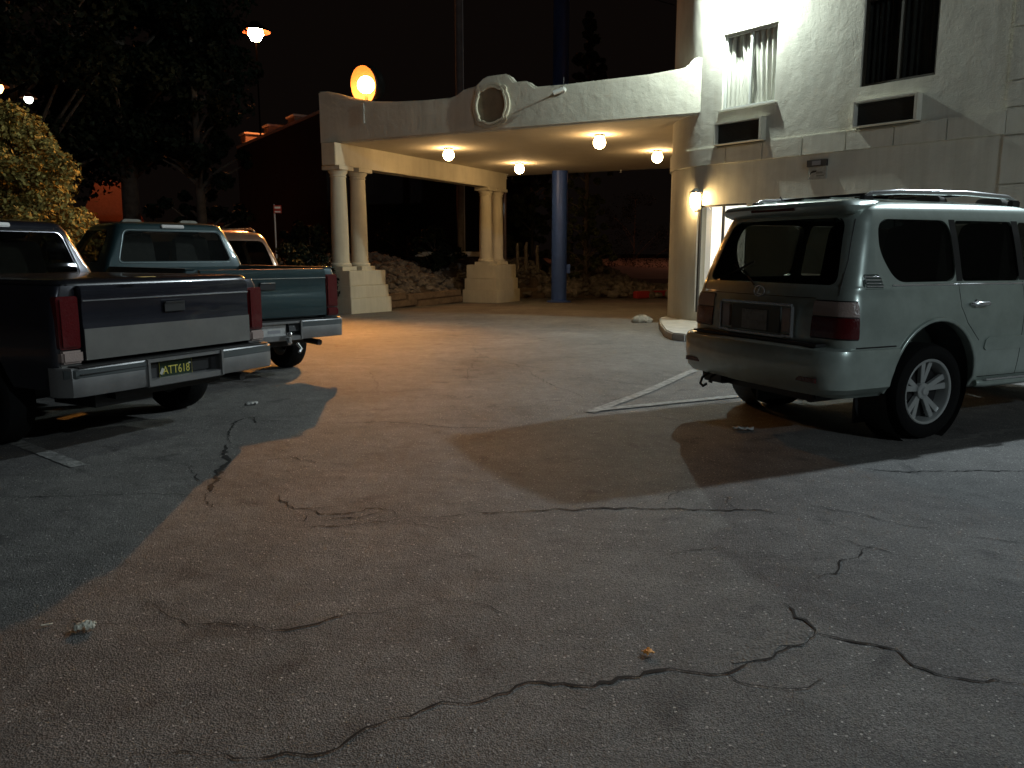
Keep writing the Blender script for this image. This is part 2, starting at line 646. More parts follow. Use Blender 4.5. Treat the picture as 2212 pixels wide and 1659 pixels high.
hotel = thing('hotel_building', 'cream stucco hotel with rounded corner, block band course and curtained windows', 'building', (0, 0, 0))
wall = obj('wall', MB().prism(footprint(0), -0.3, 11.0), M_STUC, hotel)
WINS = [(0.20, 1.35, 4.10, 5.44, 'w'), (2.92, 4.11, 4.10, 5.44, 'd'), (6.1, 7.3, 4.10, 5.44, 'd'), (0.20, 1.35, 7.2, 8.55, 'd'), (2.92, 4.11, 7.2, 8.55, 'd'),
        (-.28, 0.86, 0.30, 2.38, 'L'), (2.93, 4.14, 1.0, 2.41, 'D')]
carve(wall, [wallbox(a, b, c, d, 0.1, -0.45) for a, b, c, d, k in WINS] + [wallbox(a, b, 3.445, 3.86, 0.1, -0.3) for a, b in ((0.16, 1.2), (2.92, 3.95), (6.1, 7.1))], smooth=30)
# recessed joints cut into a proud band course
band_in = footprint(-0.2)
band = obj('band_course', MB().prism(footprint(0.035), 3.13, 3.44), M_STUC, hotel)
cuts = []
for k in range(20):
    t = -0.45 + .80 * k
    cuts.append(wallbox(t, t + .022, 3.0, 3.6, 0.1, 0.012))
cuts += [wallbox(a, b, 3.41, 3.6, 0.1, -0.28) for a, b in ((0.16, 1.2), (2.92, 3.95), (6.1, 7.1))]
carve(band, cuts, smooth=30)
pil = obj('corner_pilaster', wallbox(5.15, 5.95, -0.2, 11, 0.03, -0.3), M_STUC, hotel)
pc = [wallbox(5.0, 6.1, z, z + .02, 0.2, 0.008) for z in (1.7, 2.42, 3.09, 3.47, 3.83, 4.54, 5.25, 5.95, 6.65)] 
carve(pil, pc, smooth=30)
obj('roof_parapet', MB().prism(footprint(0.06), 11.0, 11.25), M_STUC, hotel)


def curtain(t0, t1, z0, z1, out, m, parent, folds=9, amp=0.035, slant=0.0, name='curtain'):
    mb = MB()
    n = folds * 10
    vs = []
    for j in range(2):
        for i in range(n + 1):
            s = i / n
            t = t0 + (t1 - t0) * s
            d = amp * (math.sin(s * folds * 2 * math.pi + 1.3 * math.sin(5 * s)) + .3 * math.sin(s * folds * 5.1))
            tt = t + (slant * (1 - s) if j == 0 else 0)
            vs.append(wp(tt, z0 if j == 0 else z1, out + d))
    mb.add(vs, [(i, i + 1, n + 2 + i, n + 1 + i) for i in range(n)])
    return obj(name, mb, m, parent, smooth=60)


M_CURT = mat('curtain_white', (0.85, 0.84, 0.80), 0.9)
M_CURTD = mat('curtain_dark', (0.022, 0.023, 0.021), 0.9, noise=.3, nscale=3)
M_LOBBY = emis('lit_lobby_curtain', (1.0, 0.99, 0.93), 1.7)
for a, b, c, d, k in WINS:
    fm = M_WHITEF if k in 'w' else M_DARKF
    fr = MB()
    tk = 0.045 if k != 'L' else .035
    o0, o1 = -0.05, -0.11
    cc = [(a, a + tk, c, d), (b - tk, b, c, d), (a + tk, b - tk, d - tk, d), (a + tk, b - tk, c, c + tk), ((a + b) / 2 - tk / 2, (a + b) / 2 + tk / 2, c + tk, d - tk)]
    for x0, x1, z0, z1 in cc:
        q = wallbox(x0, x1, z0, z1, o0, o1)
        fr.add(q.v, q.f)
    f = obj('window' if k != 'L' else 'lobby_window', fr, fm, hotel, bevel=.004)
    g = wallbox(a + tk, b - tk, c + tk, d - tk, -0.078, -0.084)
    obj('pane', g, M_GLASS, f)
    if k == 'w':
        curtain(a + .28, b - .02, c, d, -0.145, M_CURT, f, 8, .022, 0.20)
        curtain(a + .02, a + .16, c, d, -0.145, M_CURT, f, 2, .015)
        curtain(a + .01, b - .01, c, d, -0.20, M_CURT, f, 14, .010, name='sheer')
        obj('window_sill', wallbox(a - .05, b + .05, c - .035, c, 0.05, -0.05), M_STUC, hotel, bevel=.006)
    elif k == 'L':
        curtain(a + .17, b, c, d, -0.25, M_LOBBY, f, 3, .015)
        jm = wallbox(a + .03, a + .16, c, d, -0.25, -0.29)
        obj('jamb_panel', jm, emis('lit_jamb', (0.9, 0.88, 0.8), 0.45), f)
    elif k == 'D':
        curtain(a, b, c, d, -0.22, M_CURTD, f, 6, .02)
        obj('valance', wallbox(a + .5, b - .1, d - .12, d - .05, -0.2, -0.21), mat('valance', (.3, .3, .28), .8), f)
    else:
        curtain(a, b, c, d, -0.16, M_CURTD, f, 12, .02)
# room air conditioners under the windows
for a, b in ((0.16, 1.2), (2.92, 3.95), (6.1, 7.1)):
    cs = MB()
    for x0, x1, z0, z1 in ((a, a + .02, 3.46, 3.86), (b - .05, b, 3.46, 3.86), (a + .02, b - .05, 3.835, 3.86), (a + .02, b - .05, 3.46, 3.475)):
        q = wallbox(x0, x1, z0, z1, 0.15, -0.28)
        cs.add(q.v, q.f)
    ac = obj('air_conditioner', cs, M_STUC, hotel)
    gr = MB()
    q = wallbox(a + .02, b - .05, 3.475, 3.835, 0.02, -0.02)
    gr.add(q.v, q.f)
    for k in range(16):
        z = 3.487 + k * .0215
        q = wallbox(a + .025, b - .055, z, z + .008, 0.045, 0.021)
        gr.add(q.v, q.f)
    obj('grille', gr, mat('ac_grille', (0.06, 0.06, 0.055), 0.6), ac)

# pavement by the wall
p0, p1 = G(1426, 701), G(1440, 732)
pav = [(wp(14, 0).x, wp(14, 0).y)]
pts = [G(1424, 700), G(1426, 712), G(1437, 728), G(1452, 735), G(1480, 738)]
e = wp(14, 0, 1.35)
polyp = [(p.x, p.y) for p in pts] + [(wp(1.8, 0, 1.15).x, wp(1.8, 0, 1.15).y), (e.x, e.y), (wp(14, 0, -.2).x, wp(14, 0, -.2).y), (wp(0, 0, -.2).x, wp(0, 0, -.2).y), (G(1445, 688).x + .3, G(1445, 688).y + .5)]
struct('pavement', MB().prism(polyp, -0.1, 0.13), M_CONC, bevel=.02)

# wall sconce by the rounded corner
cC = wp(-.1, 0) - NO * 1.9
lp = Vector((3.207, 15.72, 2.49))
_d = (Vector((lp.x, lp.y, 0)) - cC).normalized()
lp = cC + _d * 1.9; lp.z = 2.47
ang = math.atan2(_d.y, _d.x)
scn = thing('wall_lamp', 'glowing half round sconce lamp on the curved hotel corner', 'wall lamp', lp, ang)
bk = MB(); bk.box((0.02, 0, 0), (.04, .12, .34)); obj('back_plate', bk, M_DARKF, scn, bevel=.006)
shd = MB(); shd.lathe([(.05, -.16), (.085, -.1), (.10, 0.02), (.095, .1), (.05, .15)], 20, Matrix.Translation((.13, 0, 0))); obj('lamp_glass', shd, emis('sconce_glass', (1, .68, .30), E_SCONCE * 5), scn, smooth=50)
cpm = MB(); cpm.lathe([(.115, .10), (.115, .12), (.03, .19), (0.0, .2)], 20, Matrix.Translation((.13, 0, .04))); obj('lamp_cap', cpm, M_DARKF, scn, smooth=40)
br_ = MB(); br_.tube([(0.03, 0, -.2), (.13, 0, -.21), (.13, 0, -.16)], .012, 6); obj('bracket', br_, M_DARKF, scn)

# small notice on the wall
sg = thing('wall_notice', 'small weathered notice plate with a dark header strip high on the hotel wall', 'sign', wp(2.27, 2.87, 0.0), WANG)
m_ = MB(); m_.box((0, -.012, -.055), (.33, .018, .22)); obj('plate', m_, mat('plate_grey', (.36, .35, .31), .6, noise=.25, nscale=14), sg)
m_ = MB(); m_.box((0, -.03, .10), (.36, .055, .11)); obj('header_strip', m_, mat('dark_brown', (.03, .022, .018), .6), sg)
m_ = MB(); m_.box((0, -.062, .10), (.16, .008, .07)); obj('label', m_, mat('grey_label', (.16, .14, .14), .6), sg)
m_ = MB(); m_.prism([(-.15, -.12), (-.11, -.06), (-.02, -.045), (-.01, -.02), (-.08, -.02), (-.12, -.05)], .022, .026, Matrix.Rotation(R(90), 4, 'X')); obj('arrow', m_, M_BLACK, sg)
m_ = MB(); m_.box((.04, -.024, -.06), (.12, .004, .03)); m_.box((.06, -.024, -.11), (.14, .004, .02)); obj('faded_print', m_, mat('faded', (.2, .19, .16), .7), sg)


# white wall floodlights
def wallpack(t, z, label, E, spot=None, out=0.22, dirv=None, col=COOL):
    t_ = thing('floodlight', label, 'floodlight', wp(t, z), WANG, 'floodlights along the hotel wall')
    b = MB(); b.box((0, -.09, .1), (.34, .17, .22), rx=R(12)); obj('housing', b, M_DARKF, t_, bevel=.015)
    b = MB(); b.box((0, -.10, -.03), (.28, .12, .03)); obj('lens', b, emis('flood_lens', (0.95, 1, .97), 30), t_)
    l = light('flood_lamp', 'SPOT' if spot else 'POINT', E, col, wp(t, z - .12, out), None, .05)
    if spot:
        l.data.spot_size = spot
        l.data.spot_blend = 0.35
        aim(l, dirv)
        l.data.shadow_soft_size = .11
    l.parent = t_
    l.matrix_parent_inverse = (Matrix.Translation(wp(t, z)) @ Matrix.Rotation(WANG, 4, 'Z')).inverted()
    return t_


wallpack(.62, 6.15, 'white floodlight blazing on the wall above the lit curtained window', E_FLOOD1, out=.25)
wallpack(7.2, 6.55, 'white floodlight assumed on the hotel wall beyond the pilaster, out of view', E_FLOOD2, R(124), .36, NO * 1.0 + Vector((-.12, .15, -.62)), COOLB)  # assumed lamp outside the view, placed to suit the wagon's shadow
lt_ = thing('fill_lamp', 'added fill lamp on a tall pole, unseen behind the viewpoint', 'street lamp', (11.5, -9.0, 0), R(35))  # added fill light; no lamp is known at this spot
q = MB(); q.tube([(0, 0, 0), (0, 0, 8.9)], [.1, .07], 12); obj('post', q, M_DARKF, lt_)
q = MB(); q.box((0, .35, 8.95), (.4, .7, .16)); obj('head', q, M_DARKF, lt_, bevel=.02)
q = MB(); q.box((0, .35, 8.862), (.32, .5, .02)); obj('lens', q, emis('fill_lens', (.9, .96, 1), 20), lt_)
light('fill_light', 'POINT', E_FILL, COOLB, (0, .35, 8.72), lt_, .10)

# ================================================================ CANOPY (porte-cochere)
CA = Vector((-4.73, 20.46, 0)); A = Vector((.886, -.463, 0)).normalized(); B = Vector((-A.y, A.x, 0))
CANG = math.atan2(A.y, A.x)


def cp(a, b, z):
    p = CA + A * a + B * b
    return Vector((p.x, p.y, z))


def cab(a, b):
    """canopy coords of a plan point"""
    return lambda p: ((Vector((p.x, p.y, 0)) - CA).dot(A), (Vector((p.x, p.y, 0)) - CA).dot(B))


ZC = 4.1
canopy = thing('entrance_canopy', 'cream stucco entrance canopy with curved parapet on paired columns', 'canopy', (0, 0, 0))
MC = Matrix.Translation(CA) @ Matrix.Rotation(CANG, 4, 'Z')


def fas_t(u):
    k = (u - 1106) / F
    # a along fascia where the ray in plan crosses it (horizon-level)
    dx, dy = k / math.cos(PITCH) , 1.0
    det = A.x * (-dy) - A.y * (-dx)
    return ((-CA.x) * (-dy) - (-CA.y) * (-dx)) / det


top = [(0, 5.34), (.3, 5.325), (.62, 5.25), (1.1, 5.11), (1.7, 4.98), (2.31, 4.925), (3.06, 4.89), (3.78, 4.885), (3.95, 4.93), (4.11, 5.02), (4.25, 5.05), (4.42, 5.07), (4.52, 5.15), (4.61, 5.21), (4.72, 5.25), (5.17, 5.26), (5.28, 5.20), (5.37, 5.09), (5.44, 5.07), (5.70, 5.065), (5.78, 5.0), (5.87, 4.93), (6.55, 4.915), (7.44, 4.93), (8.37, 4.94), (9.0, 4.985), (9.14, 5.01), (9.20, 5.10), (9.27, 5.15), (9.43, 5.17), (9.8, 5.17)]
prof = [(0, ZC)] + [(9.8, ZC)] + top[::-1]
fa = MB(); fa.prism([(a, z) for a, z in prof], 0, -0.22, MC @ Matrix.Rotation(R(90), 4, 'X'))
obj('fascia', fa, M_STUC2, canopy, bevel=.035, smooth=50)
# left, back fascias and roof slab
lf = MB(); lf.box(cp(.11, 4.93, 4.68), (.22, 9.4, 1.15), CANG); lf.box(cp(6, 9.5, 4.51), (11.78, .22, .8), CANG)
obj('rear_fascia', lf, M_STUC2, canopy, bevel=.02)
sl = MB(); sl.box(cp(6.1, 4.75, ZC + .118), (11.7, 9.06, .23), CANG)
obj('ceiling', sl, mat('canopy_ceiling', (.66, .60, .48), .9, noise=.06, nscale=2, bump=.25, bscale=20), canopy)
# column pairs
COLS = [(G(709.5, 367, 3.47), 0), (G(752, 371, 3.47), 0), (G(1046, 415, 3.47), 1), (G(1071, 416, 3.47), 1)]
ab = cab(0, 0)
c_a = ab(COLS[0][0])[0]
bs = [ab(COLS[0][0])[1], ab(COLS[0][0])[1] + .80, ab(COLS[2][0])[1], ab(COLS[2][0])[1] + .80]
print('col a', c_a, bs, [ab(c[0]) for c in COLS])
bs[2] = 7.55; bs[3] = 8.30
c_a = 0.42
bs[0] = .14; bs[1] = .90
bm_ = MB(); bm_.box(cp(c_a, (bs[0] - .34 + bs[3] + .3) / 2, (ZC + 3.57) / 2 - .001), (.42, bs[3] + .3 - bs[0] + .34, ZC - 3.57 - .004), CANG)
obj('beam', bm_, M_SMOOTH, canopy, bevel=.012)
for i, b_ in enumerate(bs):
    base = 1.03 if i < 2 else 1.08
    pos = cp(c_a, b_, 0)
    cm = MB()
    T = Matrix.Translation(pos)
    cm.box((pos.x, pos.y, base + .05), (.55, .55, .10), CANG)
    cm.lathe([(.255, base + .10), (.27, base + .13), (.262, base + .165), (.228, base + .19), (.215, base + .24), (.215, base + .8), (.205, base + 1.5), (.188, 3.28), (.188, 3.30), (.205, 3.315), (.205, 3.335), (.190, 3.345), (.195, 3.37), (.235, 3.42), (.24, 3.468)], 28, T)
    cm.box((pos.x, pos.y, 3.518), (.54, .54, .10), CANG)
    obj('column', cm, M_SMOOTH, canopy, smooth=35)
for (b0, b1, gzz, tp) in ((-.26, 1.30, 0.0, 1.03), (7.15, 8.70, -.16, 1.08)):
    pm = MB()
    h = tp - gzz
    cb = (b0 + b1) / 2
    L_ = b1 - b0
    pm.box(cp(c_a, cb, gzz + h * .17 - .1), (1.30, L_ + .10, h * .34 + .2), CANG)
    pm.box(cp(c_a, cb, gzz + h * .49), (1.20, L_ + .00, h * .298), CANG)
    pm.box(cp(c_a, cb, gzz + h * .82), (1.10, L_ - .10, h * .358), CANG)
    obj('plinth', pm, M_SMOOTH, canopy, bevel=.012)

# round moulded medallion on the fascia
med_a, med_z = 4.84, 4.63
md = thing('wall_medallion', 'pale moulded quatrefoil frame round a plain brown disc on canopy fascia', 'medallion', (0, 0, 0))


def quatre(s, n=12):
    """outline: four shallow arcs joined by square steps"""
    P = []
    rx, rz_ = .375 * s, .475 * s
    for q in range(4):
        a0 = 90 * q
        for k in range(n + 1):
            a = R(a0 - 33 + 66 * k / n)
            if q % 2 == 0:
                P.append((rx * math.cos(a) * 1.0 * (1 if q == 0 else 1), rz_ * math.sin(a) * 1.0))
            else:
                P.append((rx * math.cos(a), rz_ * math.sin(a)))
        a = R(a0 + 33)
        b = R(a0 + 57)
        px, pz = rx * math.cos(a), rz_ * math.sin(a)
        qx, qz = rx * math.cos(b), rz_ * math.sin(b)
        P.append((px * .93 + (0 if q % 2 else 0), pz * 1.0))
        P.append((qx, pz if q % 2 == 0 else qz))
    return P


def ell(s, n=48):
    P = []
    for k in range(n):
        a = 2 * math.pi * k / n
        P.append((.36 * s * math.cos(a), .47 * s * math.sin(a)))
    return P


def outline(s):
    """pointed square-stepped oval"""
    P = []
    for k in range(64):
        a = 2 * math.pi * k / 64
        d = (math.degrees(a) % 90)
        r = 1.0
        if 38 < d < 52:
            r = 1.09
        P.append((.46 * r * s * math.cos(a), .48 * r * s * math.sin(a)))
    return P


MF = MC @ Matrix.Translation((med_a, 0, med_z)) @ Matrix.Rotation(R(90), 4, 'X')
for s, dep, wd in ((1.0, .055, .05), (.86, .075, .045)):
    rg = MB()
    o_, i_ = outline(s), outline(s - wd / .42)
    n = len(o_)
    vs = [MF @ Vector((x, y, .001)) for x, y in o_] + [MF @ Vector((x, y, dep)) for x, y in o_] + [MF @ Vector((x, y, dep)) for x, y in i_] + [MF @ Vector((x, y, .001)) for x, y in i_]
    fs = []
    for i in range(n):
        j = (i + 1) % n
        for k in range(3):
            fs.append((k * n + i, k * n + j, (k + 1) * n + j, (k + 1) * n + i))
    rg.add(vs, fs)
    obj('frame_moulding', rg, M_SMOOTH, md, bevel=.006)
dk = MB(); dk.prism(outline(.78), .001, .012, MF); obj('disc', dk, mat('medallion_disc', (.22, .18, .12), .8, noise=.15, nscale=4), md)

# ceiling globes
for (u, v, where) in ((969, 335, 'nearest the paired columns at the open front'), (1122, 365, 'beside the far column pair'), (1295, 308, 'in the middle of the front half'), (1420, 340, 'next to the hotel corner')):
    g = G(u, v, 3.93)
    t_ = thing('ceiling_lamp', 'warm glowing globe lamp under the canopy ceiling ' + where, 'ceiling lamp', (g.x, g.y, 0), 0, 'globe lamps under the canopy')
    b = MB(); b.lathe([(.12, ZC - .004), (.12, ZC - .04), (.07, ZC - .05)], 20); obj('base', b, M_WHITEF, t_, smooth=40)
    b = MB(); b.lathe([(.06, ZC - .05)] + [(.14 * math.sin(R(a)), 3.93 + .14 * math.cos(R(a))) for a in range(30, 181, 12)], 20, caps=False)
    obj('globe', b, emis('globe_glass', WARM, E_CEIL / (4 * math.pi ** 2 * .14 ** 2)), t_, smooth=60)
# sprinkler heads / detector at the rear of the canopy ceiling
for (u, v, lab) in ((1093, 381, 'small white sensor hanging at the rear canopy corner'), (1341, 372, 'tiny white sprinkler head under the rear canopy edge')):
    g = G(u, v, 4.02)
    b = MB(); b.lathe([(.09, ZC - .002), (.08, ZC - .04), (.03, ZC - .06), (.03, ZC - .14), (.05, ZC - .15), (.05, ZC - .165)] if u < 1200 else [(.03, ZC - .002), (.02, ZC - .08), (.045, ZC - .085), (.045, ZC - .09)], 16)
    tag(obj('ceiling_sensor' if u < 1200 else 'sprinkler_head', b, M_WHITEF, None, smooth=40, loc=(g.x, g.y, -.0)), lab, 'sensor' if u < 1200 else 'sprinkler')

# small camera on the fascia
ca_ = 6.55
sc_ = thing('security_camera', 'small white security camera on the canopy fascia above the driveway', 'camera', MC @ Vector((ca_, 0, 4.80)), CANG)
b = MB(); b.lathe([(.055, 0), (.055, .03), (.02, .05)], 16, Matrix.Rotation(R(90), 4, 'X')); obj('mount', b, M_WHITEF, sc_)
b = MB(); b.tube([(0, -.04, 0), (0.0, -.16, .02), (0, -.2, -.02)], .015, 8); obj('arm', b, M_WHITEF, sc_)
b = MB(); b.tube([(.10, -.2, -.02), (-.12, -.25, -.09)], .05, 14); obj('camera_body', b, M_WHITEF, sc_, smooth=40)
b = MB(); b.tube([(-.121, -.2502, -.0903), (-.125, -.251, -.0915)], .035, 14); obj('lens', b, M_BLACK, sc_)
b = MB(); b.tube([(0, -.012, .25), (0, -.012, .06)], .006, 6); obj('cable', b, M_BLACK, sc_)

# sodium lamp standing behind the parapet
la = fas_t(785)
la = 1.27
base = cp(la, .25, 0)
sl_ = thing('sodium_lamp', 'blinding orange globe lamp standing on the canopy parapet', 'lamp', (base.x, base.y, 0))
b = MB(); b.tube([(0, 0, 4.95), (0, 0, 5.2)], .045, 10); obj('post', b, M_DARKF, sl_)
LZ = 5.43
b = MB(); b.lathe([(.20 * math.sin(R(a)), LZ - .20 * math.cos(R(a))) for a in range(20, 181, 10)], 28, caps=False); sodium_globe = obj('globe', b, emis('sodium_glass', SODIUM, E_SODIUM / (4 * math.pi ** 2 * .20 ** 2)), sl_, smooth=60)
# refractor globe: throws more light steeply down than sideways
_m = sodium_globe.data.materials[0]; _nt = _m.node_tree
_g = _nt.nodes.new('ShaderNodeNewGeometry'); _s = _nt.nodes.new('ShaderNodeSeparateXYZ')
_nt.links.new(_g.outputs['Normal'], _s.inputs[0])
_mr = _nt.nodes.new('ShaderNodeMapRange')
_mr.inputs[1].default_value = .10; _mr.inputs[2].default_value = -1.0
_mr.inputs[3].default_value = .25; _mr.inputs[4].default_value = 2.0
_nt.links.new(_s.outputs[2], _mr.inputs[0])
_mm = _nt.nodes.new('ShaderNodeMath'); _mm.operation = 'MULTIPLY'
_mm.inputs[1].default_value = E_SODIUM / (4 * math.pi ** 2 * .20 ** 2)
_nt.links.new(_mr.outputs[0], _mm.inputs[0])
_nt.links.new(_mm.outputs[0], _nt.nodes['Principled BSDF'].inputs['Emission Strength'])
b = MB()
_d = Matrix.Translation((0, 0, LZ)) @ Matrix.Rotation(CANG - R(10), 4, 'Z') @ Matrix.Rotation(R(-82), 4, 'X')
b.lathe([(.44 * math.sin(R(a)), .44 * math.cos(R(a))) for a in range(0, 103, 6)], 32, _d, caps=False)
_sp = cp(la, .10, LZ - .19) - Vector((base.x, base.y, 0))
_l = light('sodium_beam', 'SPOT', 5300, SODIUM, _sp, sl_, .06, spot=R(100), blend=1.0)
aim(_l, -B * 1.0 + A * .12 + Vector((0, 0, -.88)))
obj('halo_bowl', b, mat('halo_enamel', (.06, .02, .005), .6), sl_, smooth=60)  # added bowl: screens the lamp sideways, orange tint stands in for its halo
b = MB(); b.lathe([(.455 * math.sin(R(a)), .455 * math.cos(R(a))) for a in range(0, 101, 6)], 32, _d, caps=False)
obj('halo_bowl_back', b, mat('bowl_back_black', (.004, .004, .004), .9, spec=.1), sl_, smooth=60)  # black back of the added bowl, keeps other lamps from lighting it
b = MB(); b.tube([cp(la + .12, -.02, 4.95), cp(la + .12, -.02, 4.5)], .012, 6); tag(obj('conduit', b, M_WHITEF), 'thin vertical conduit on the fascia below the orange lamp', 'conduit')

# ================================================================ VEHICLES
# local frame: x forward from the rear bumper, y to the vehicle's left, z up


def loft(levels, nr=10, nc=6, ns=34):
    """closed body from plan outlines. level = z, xr, xf, w, rear radius, front radius, rear bow, side bow"""
    vs, fs = [], []
    for (z, xr, xf, wd, rr, rf, br, bs_) in levels:
        pts = []
        xm = (xr + xf) / 2

        def sy(x):
            return wd - bs_ * ((x - xm) / ((xf - xr) / 2)) ** 2

        def rx(y):
            return xr + br * (y / wd) ** 2
        # half outline from rear centre to front centre on +y side
        ya = sy(xr + rr) - rr
        for k in range(nr):
            y = ya * k / nr
            pts.append((rx(y), y))
        cx, cy = rx(ya) + rr, ya
        for k in range(nc + 1):
            a = R(180 - 90 * k / nc)
            pts.append((cx + rr * math.cos(a), cy + rr * math.sin(a)))
        x0, x1 = cx, xf - rf
        for k in range(1, ns):
            x = x0 + (x1 - x0) * k / ns
            pts.append((x, sy(x) + (sy(x0) * 0)))
        yb = sy(x1) - rf
        for k in range(nc + 1):
            a = R(90 - 90 * k / nc)
            pts.append((x1 + rf * math.cos(a), yb + rf * math.sin(a)))
        fb = br * 1.0
        for k in range(1, nr + 1):
            y = yb * (1 - k / nr)
            pts.append((xf + .06 * (1 - (y / max(yb, .01)) ** 2), y))
        half = pts
        ring = [(x, y, z) for x, y in half] + [(x, -y, z) for x, y in half[1:-1][::-1]]
        vs.append(ring)
    n = len(vs[0])
    V = [p for r in vs for p in r]
    for i in range(len(vs) - 1):
        for k in range(n):
            fs.append((i * n + k, i * n + (k + 1) % n, (i + 1) * n + (k + 1) % n, (i + 1) * n + k))
    fs.append(tuple(range(n))[::-1])
    fs.append(tuple((len(vs) - 1) * n + k for k in range(n)))
    m = MB()
    m.add(V, fs)
    return m


def interp_levels(keys, n=3):
    """smooth the key levels with Catmull-Rom in between"""
    K = [np.array(k, float) for k in keys]
    out = []
    for i in range(len(K) - 1):
        p0, p1, p2, p3 = K[max(i - 1, 0)], K[i], K[i + 1], K[min(i + 2, len(K) - 1)]
        for j in range(n):
            t = j / n
            lin = p1 + (p2 - p1) * t
            cr_ = 0.5 * ((2 * p1) + (-p0 + p2) * t + (2 * p0 - 5 * p1 + 4 * p2 - p3) * t * t + (-p0 + 3 * p1 - 3 * p2 + p3) * t ** 3)
            jump = abs(p2[2] - p1[2]) > .4 or abs(p1[2] - p0[2]) > .4 or abs(p3[2] - p2[2]) > .4
            v = cr_ if not jump else lin
            v[0] = lin[0]
            out.append(tuple(v))
    out.append(tuple(K[-1]))
    return out


def bvh(mb):
    return BVHTree.FromPolygons([Vector(p) for p in mb.v], mb.f)


def patch(tree, poly, axis, side, off=0.004, rows=14, cols=18, back=0.02, dirv=None):
    """project a 2D polygon on the body. axis 'y': poly in (x, z) from side +-1; axis 'x': poly in (y, z) from the rear(-1)/front(1)"""
    zs = [p[1] for p in poly]
    z0, z1 = min(zs), max(zs)
    vs, ok = [], True
    N = len(poly)
    grid = []
    for j in range(rows + 1):
        z = z0 + (z1 - z0) * (j / rows)
        zz = min(max(z, z0 + 1e-4), z1 - 1e-4)
        X = []
        for i in range(N):
            a, b = poly[i], poly[(i + 1) % N]
            if (a[1] - zz) * (b[1] - zz) <= 0 and abs(a[1] - b[1]) > 1e-9:
                X.append(a[0] + (b[0] - a[0]) * (zz - a[1]) / (b[1] - a[1]))
        xa, xb = min(X), max(X)
        row = []
        for i in range(cols + 1):
            h = xa + (xb - xa) * i / cols
            if axis == 'y':
                o, d = Vector((h, side * 3, z)), Vector((0, -side, 0))
            elif axis == 'x':
                o, d = Vector((side * 8 + (0 if side > 0 else 0), h, z)), Vector((-side, 0, 0))
            hit = tree.ray_cast(o, d)
            if hit[0] is None:
                p = row[-1] if row else Vector((h if axis == 'y' else 0, 0 if axis == 'y' else h, z))
                nn = -d
            else:
                nn = hit[1]
                if nn.dot(d) > 0:
                    nn = -nn
                p = hit[0] + nn * off
            row.append((p, nn))
        grid.append(row)
    m = MB()
    n = cols + 1
    V = [r[0] if isinstance(r, tuple) else r for row in grid for r in row]
    V2 = [(r[0] - r[1] * back) if isinstance(r, tuple) else r for row in grid for r in row]
    fs = []
    for j in range(rows):
        for i in range(cols):
            fs.append((j * n + i, j * n + i + 1, (j + 1) * n + i + 1, (j + 1) * n + i))
    O = len(V)
    fs2 = [tuple(O + q for q in f[::-1]) for f in fs]
    bd = [i for i in range(n)] + [j * n + cols for j in range(1, rows + 1)] + [rows * n + i for i in range(cols - 1, -1, -1)] + [j * n for j in range(rows - 1, 0, -1)]
    sd = [(bd[i], bd[(i + 1) % len(bd)], O + bd[(i + 1) % len(bd)], O + bd[i]) for i in range(len(bd))]
    m.add(V + V2, fs + fs2 + sd)
    return m


def seam(tree, pts, axis, side, r=0.004, step=.05, mb=None, off=-0.001):
    """thin line that follows the body"""
    Q = []
    for a, b in zip(pts[:-1], pts[1:]):
        a, b = Vector(a), Vector(b)
        n = max(1, int((b - a).length / step))
        Q += [a.lerp(b, k / n) for k in range(n)]
    Q.append(Vector(pts[-1]))
    P = []
    for q in Q:
        if axis == 'y':
            hit = tree.ray_cast(Vector((q.x, side * 3, q.y)), Vector((0, -side, 0)))
        else:
            hit = tree.ray_cast(Vector((side * 8, q.x, q.y)), Vector((-side, 0, 0)))
        if hit[0] is not None:
            nn = hit[1]
            if axis == 'y' and nn.y * side < 0 or axis == 'x' and nn.x * side < 0:
                nn = -nn
            P.append(hit[0] + nn * off)
    mb = mb or MB()
    if len(P) > 1:
        mb.tube(P, r, 6)
    return mb


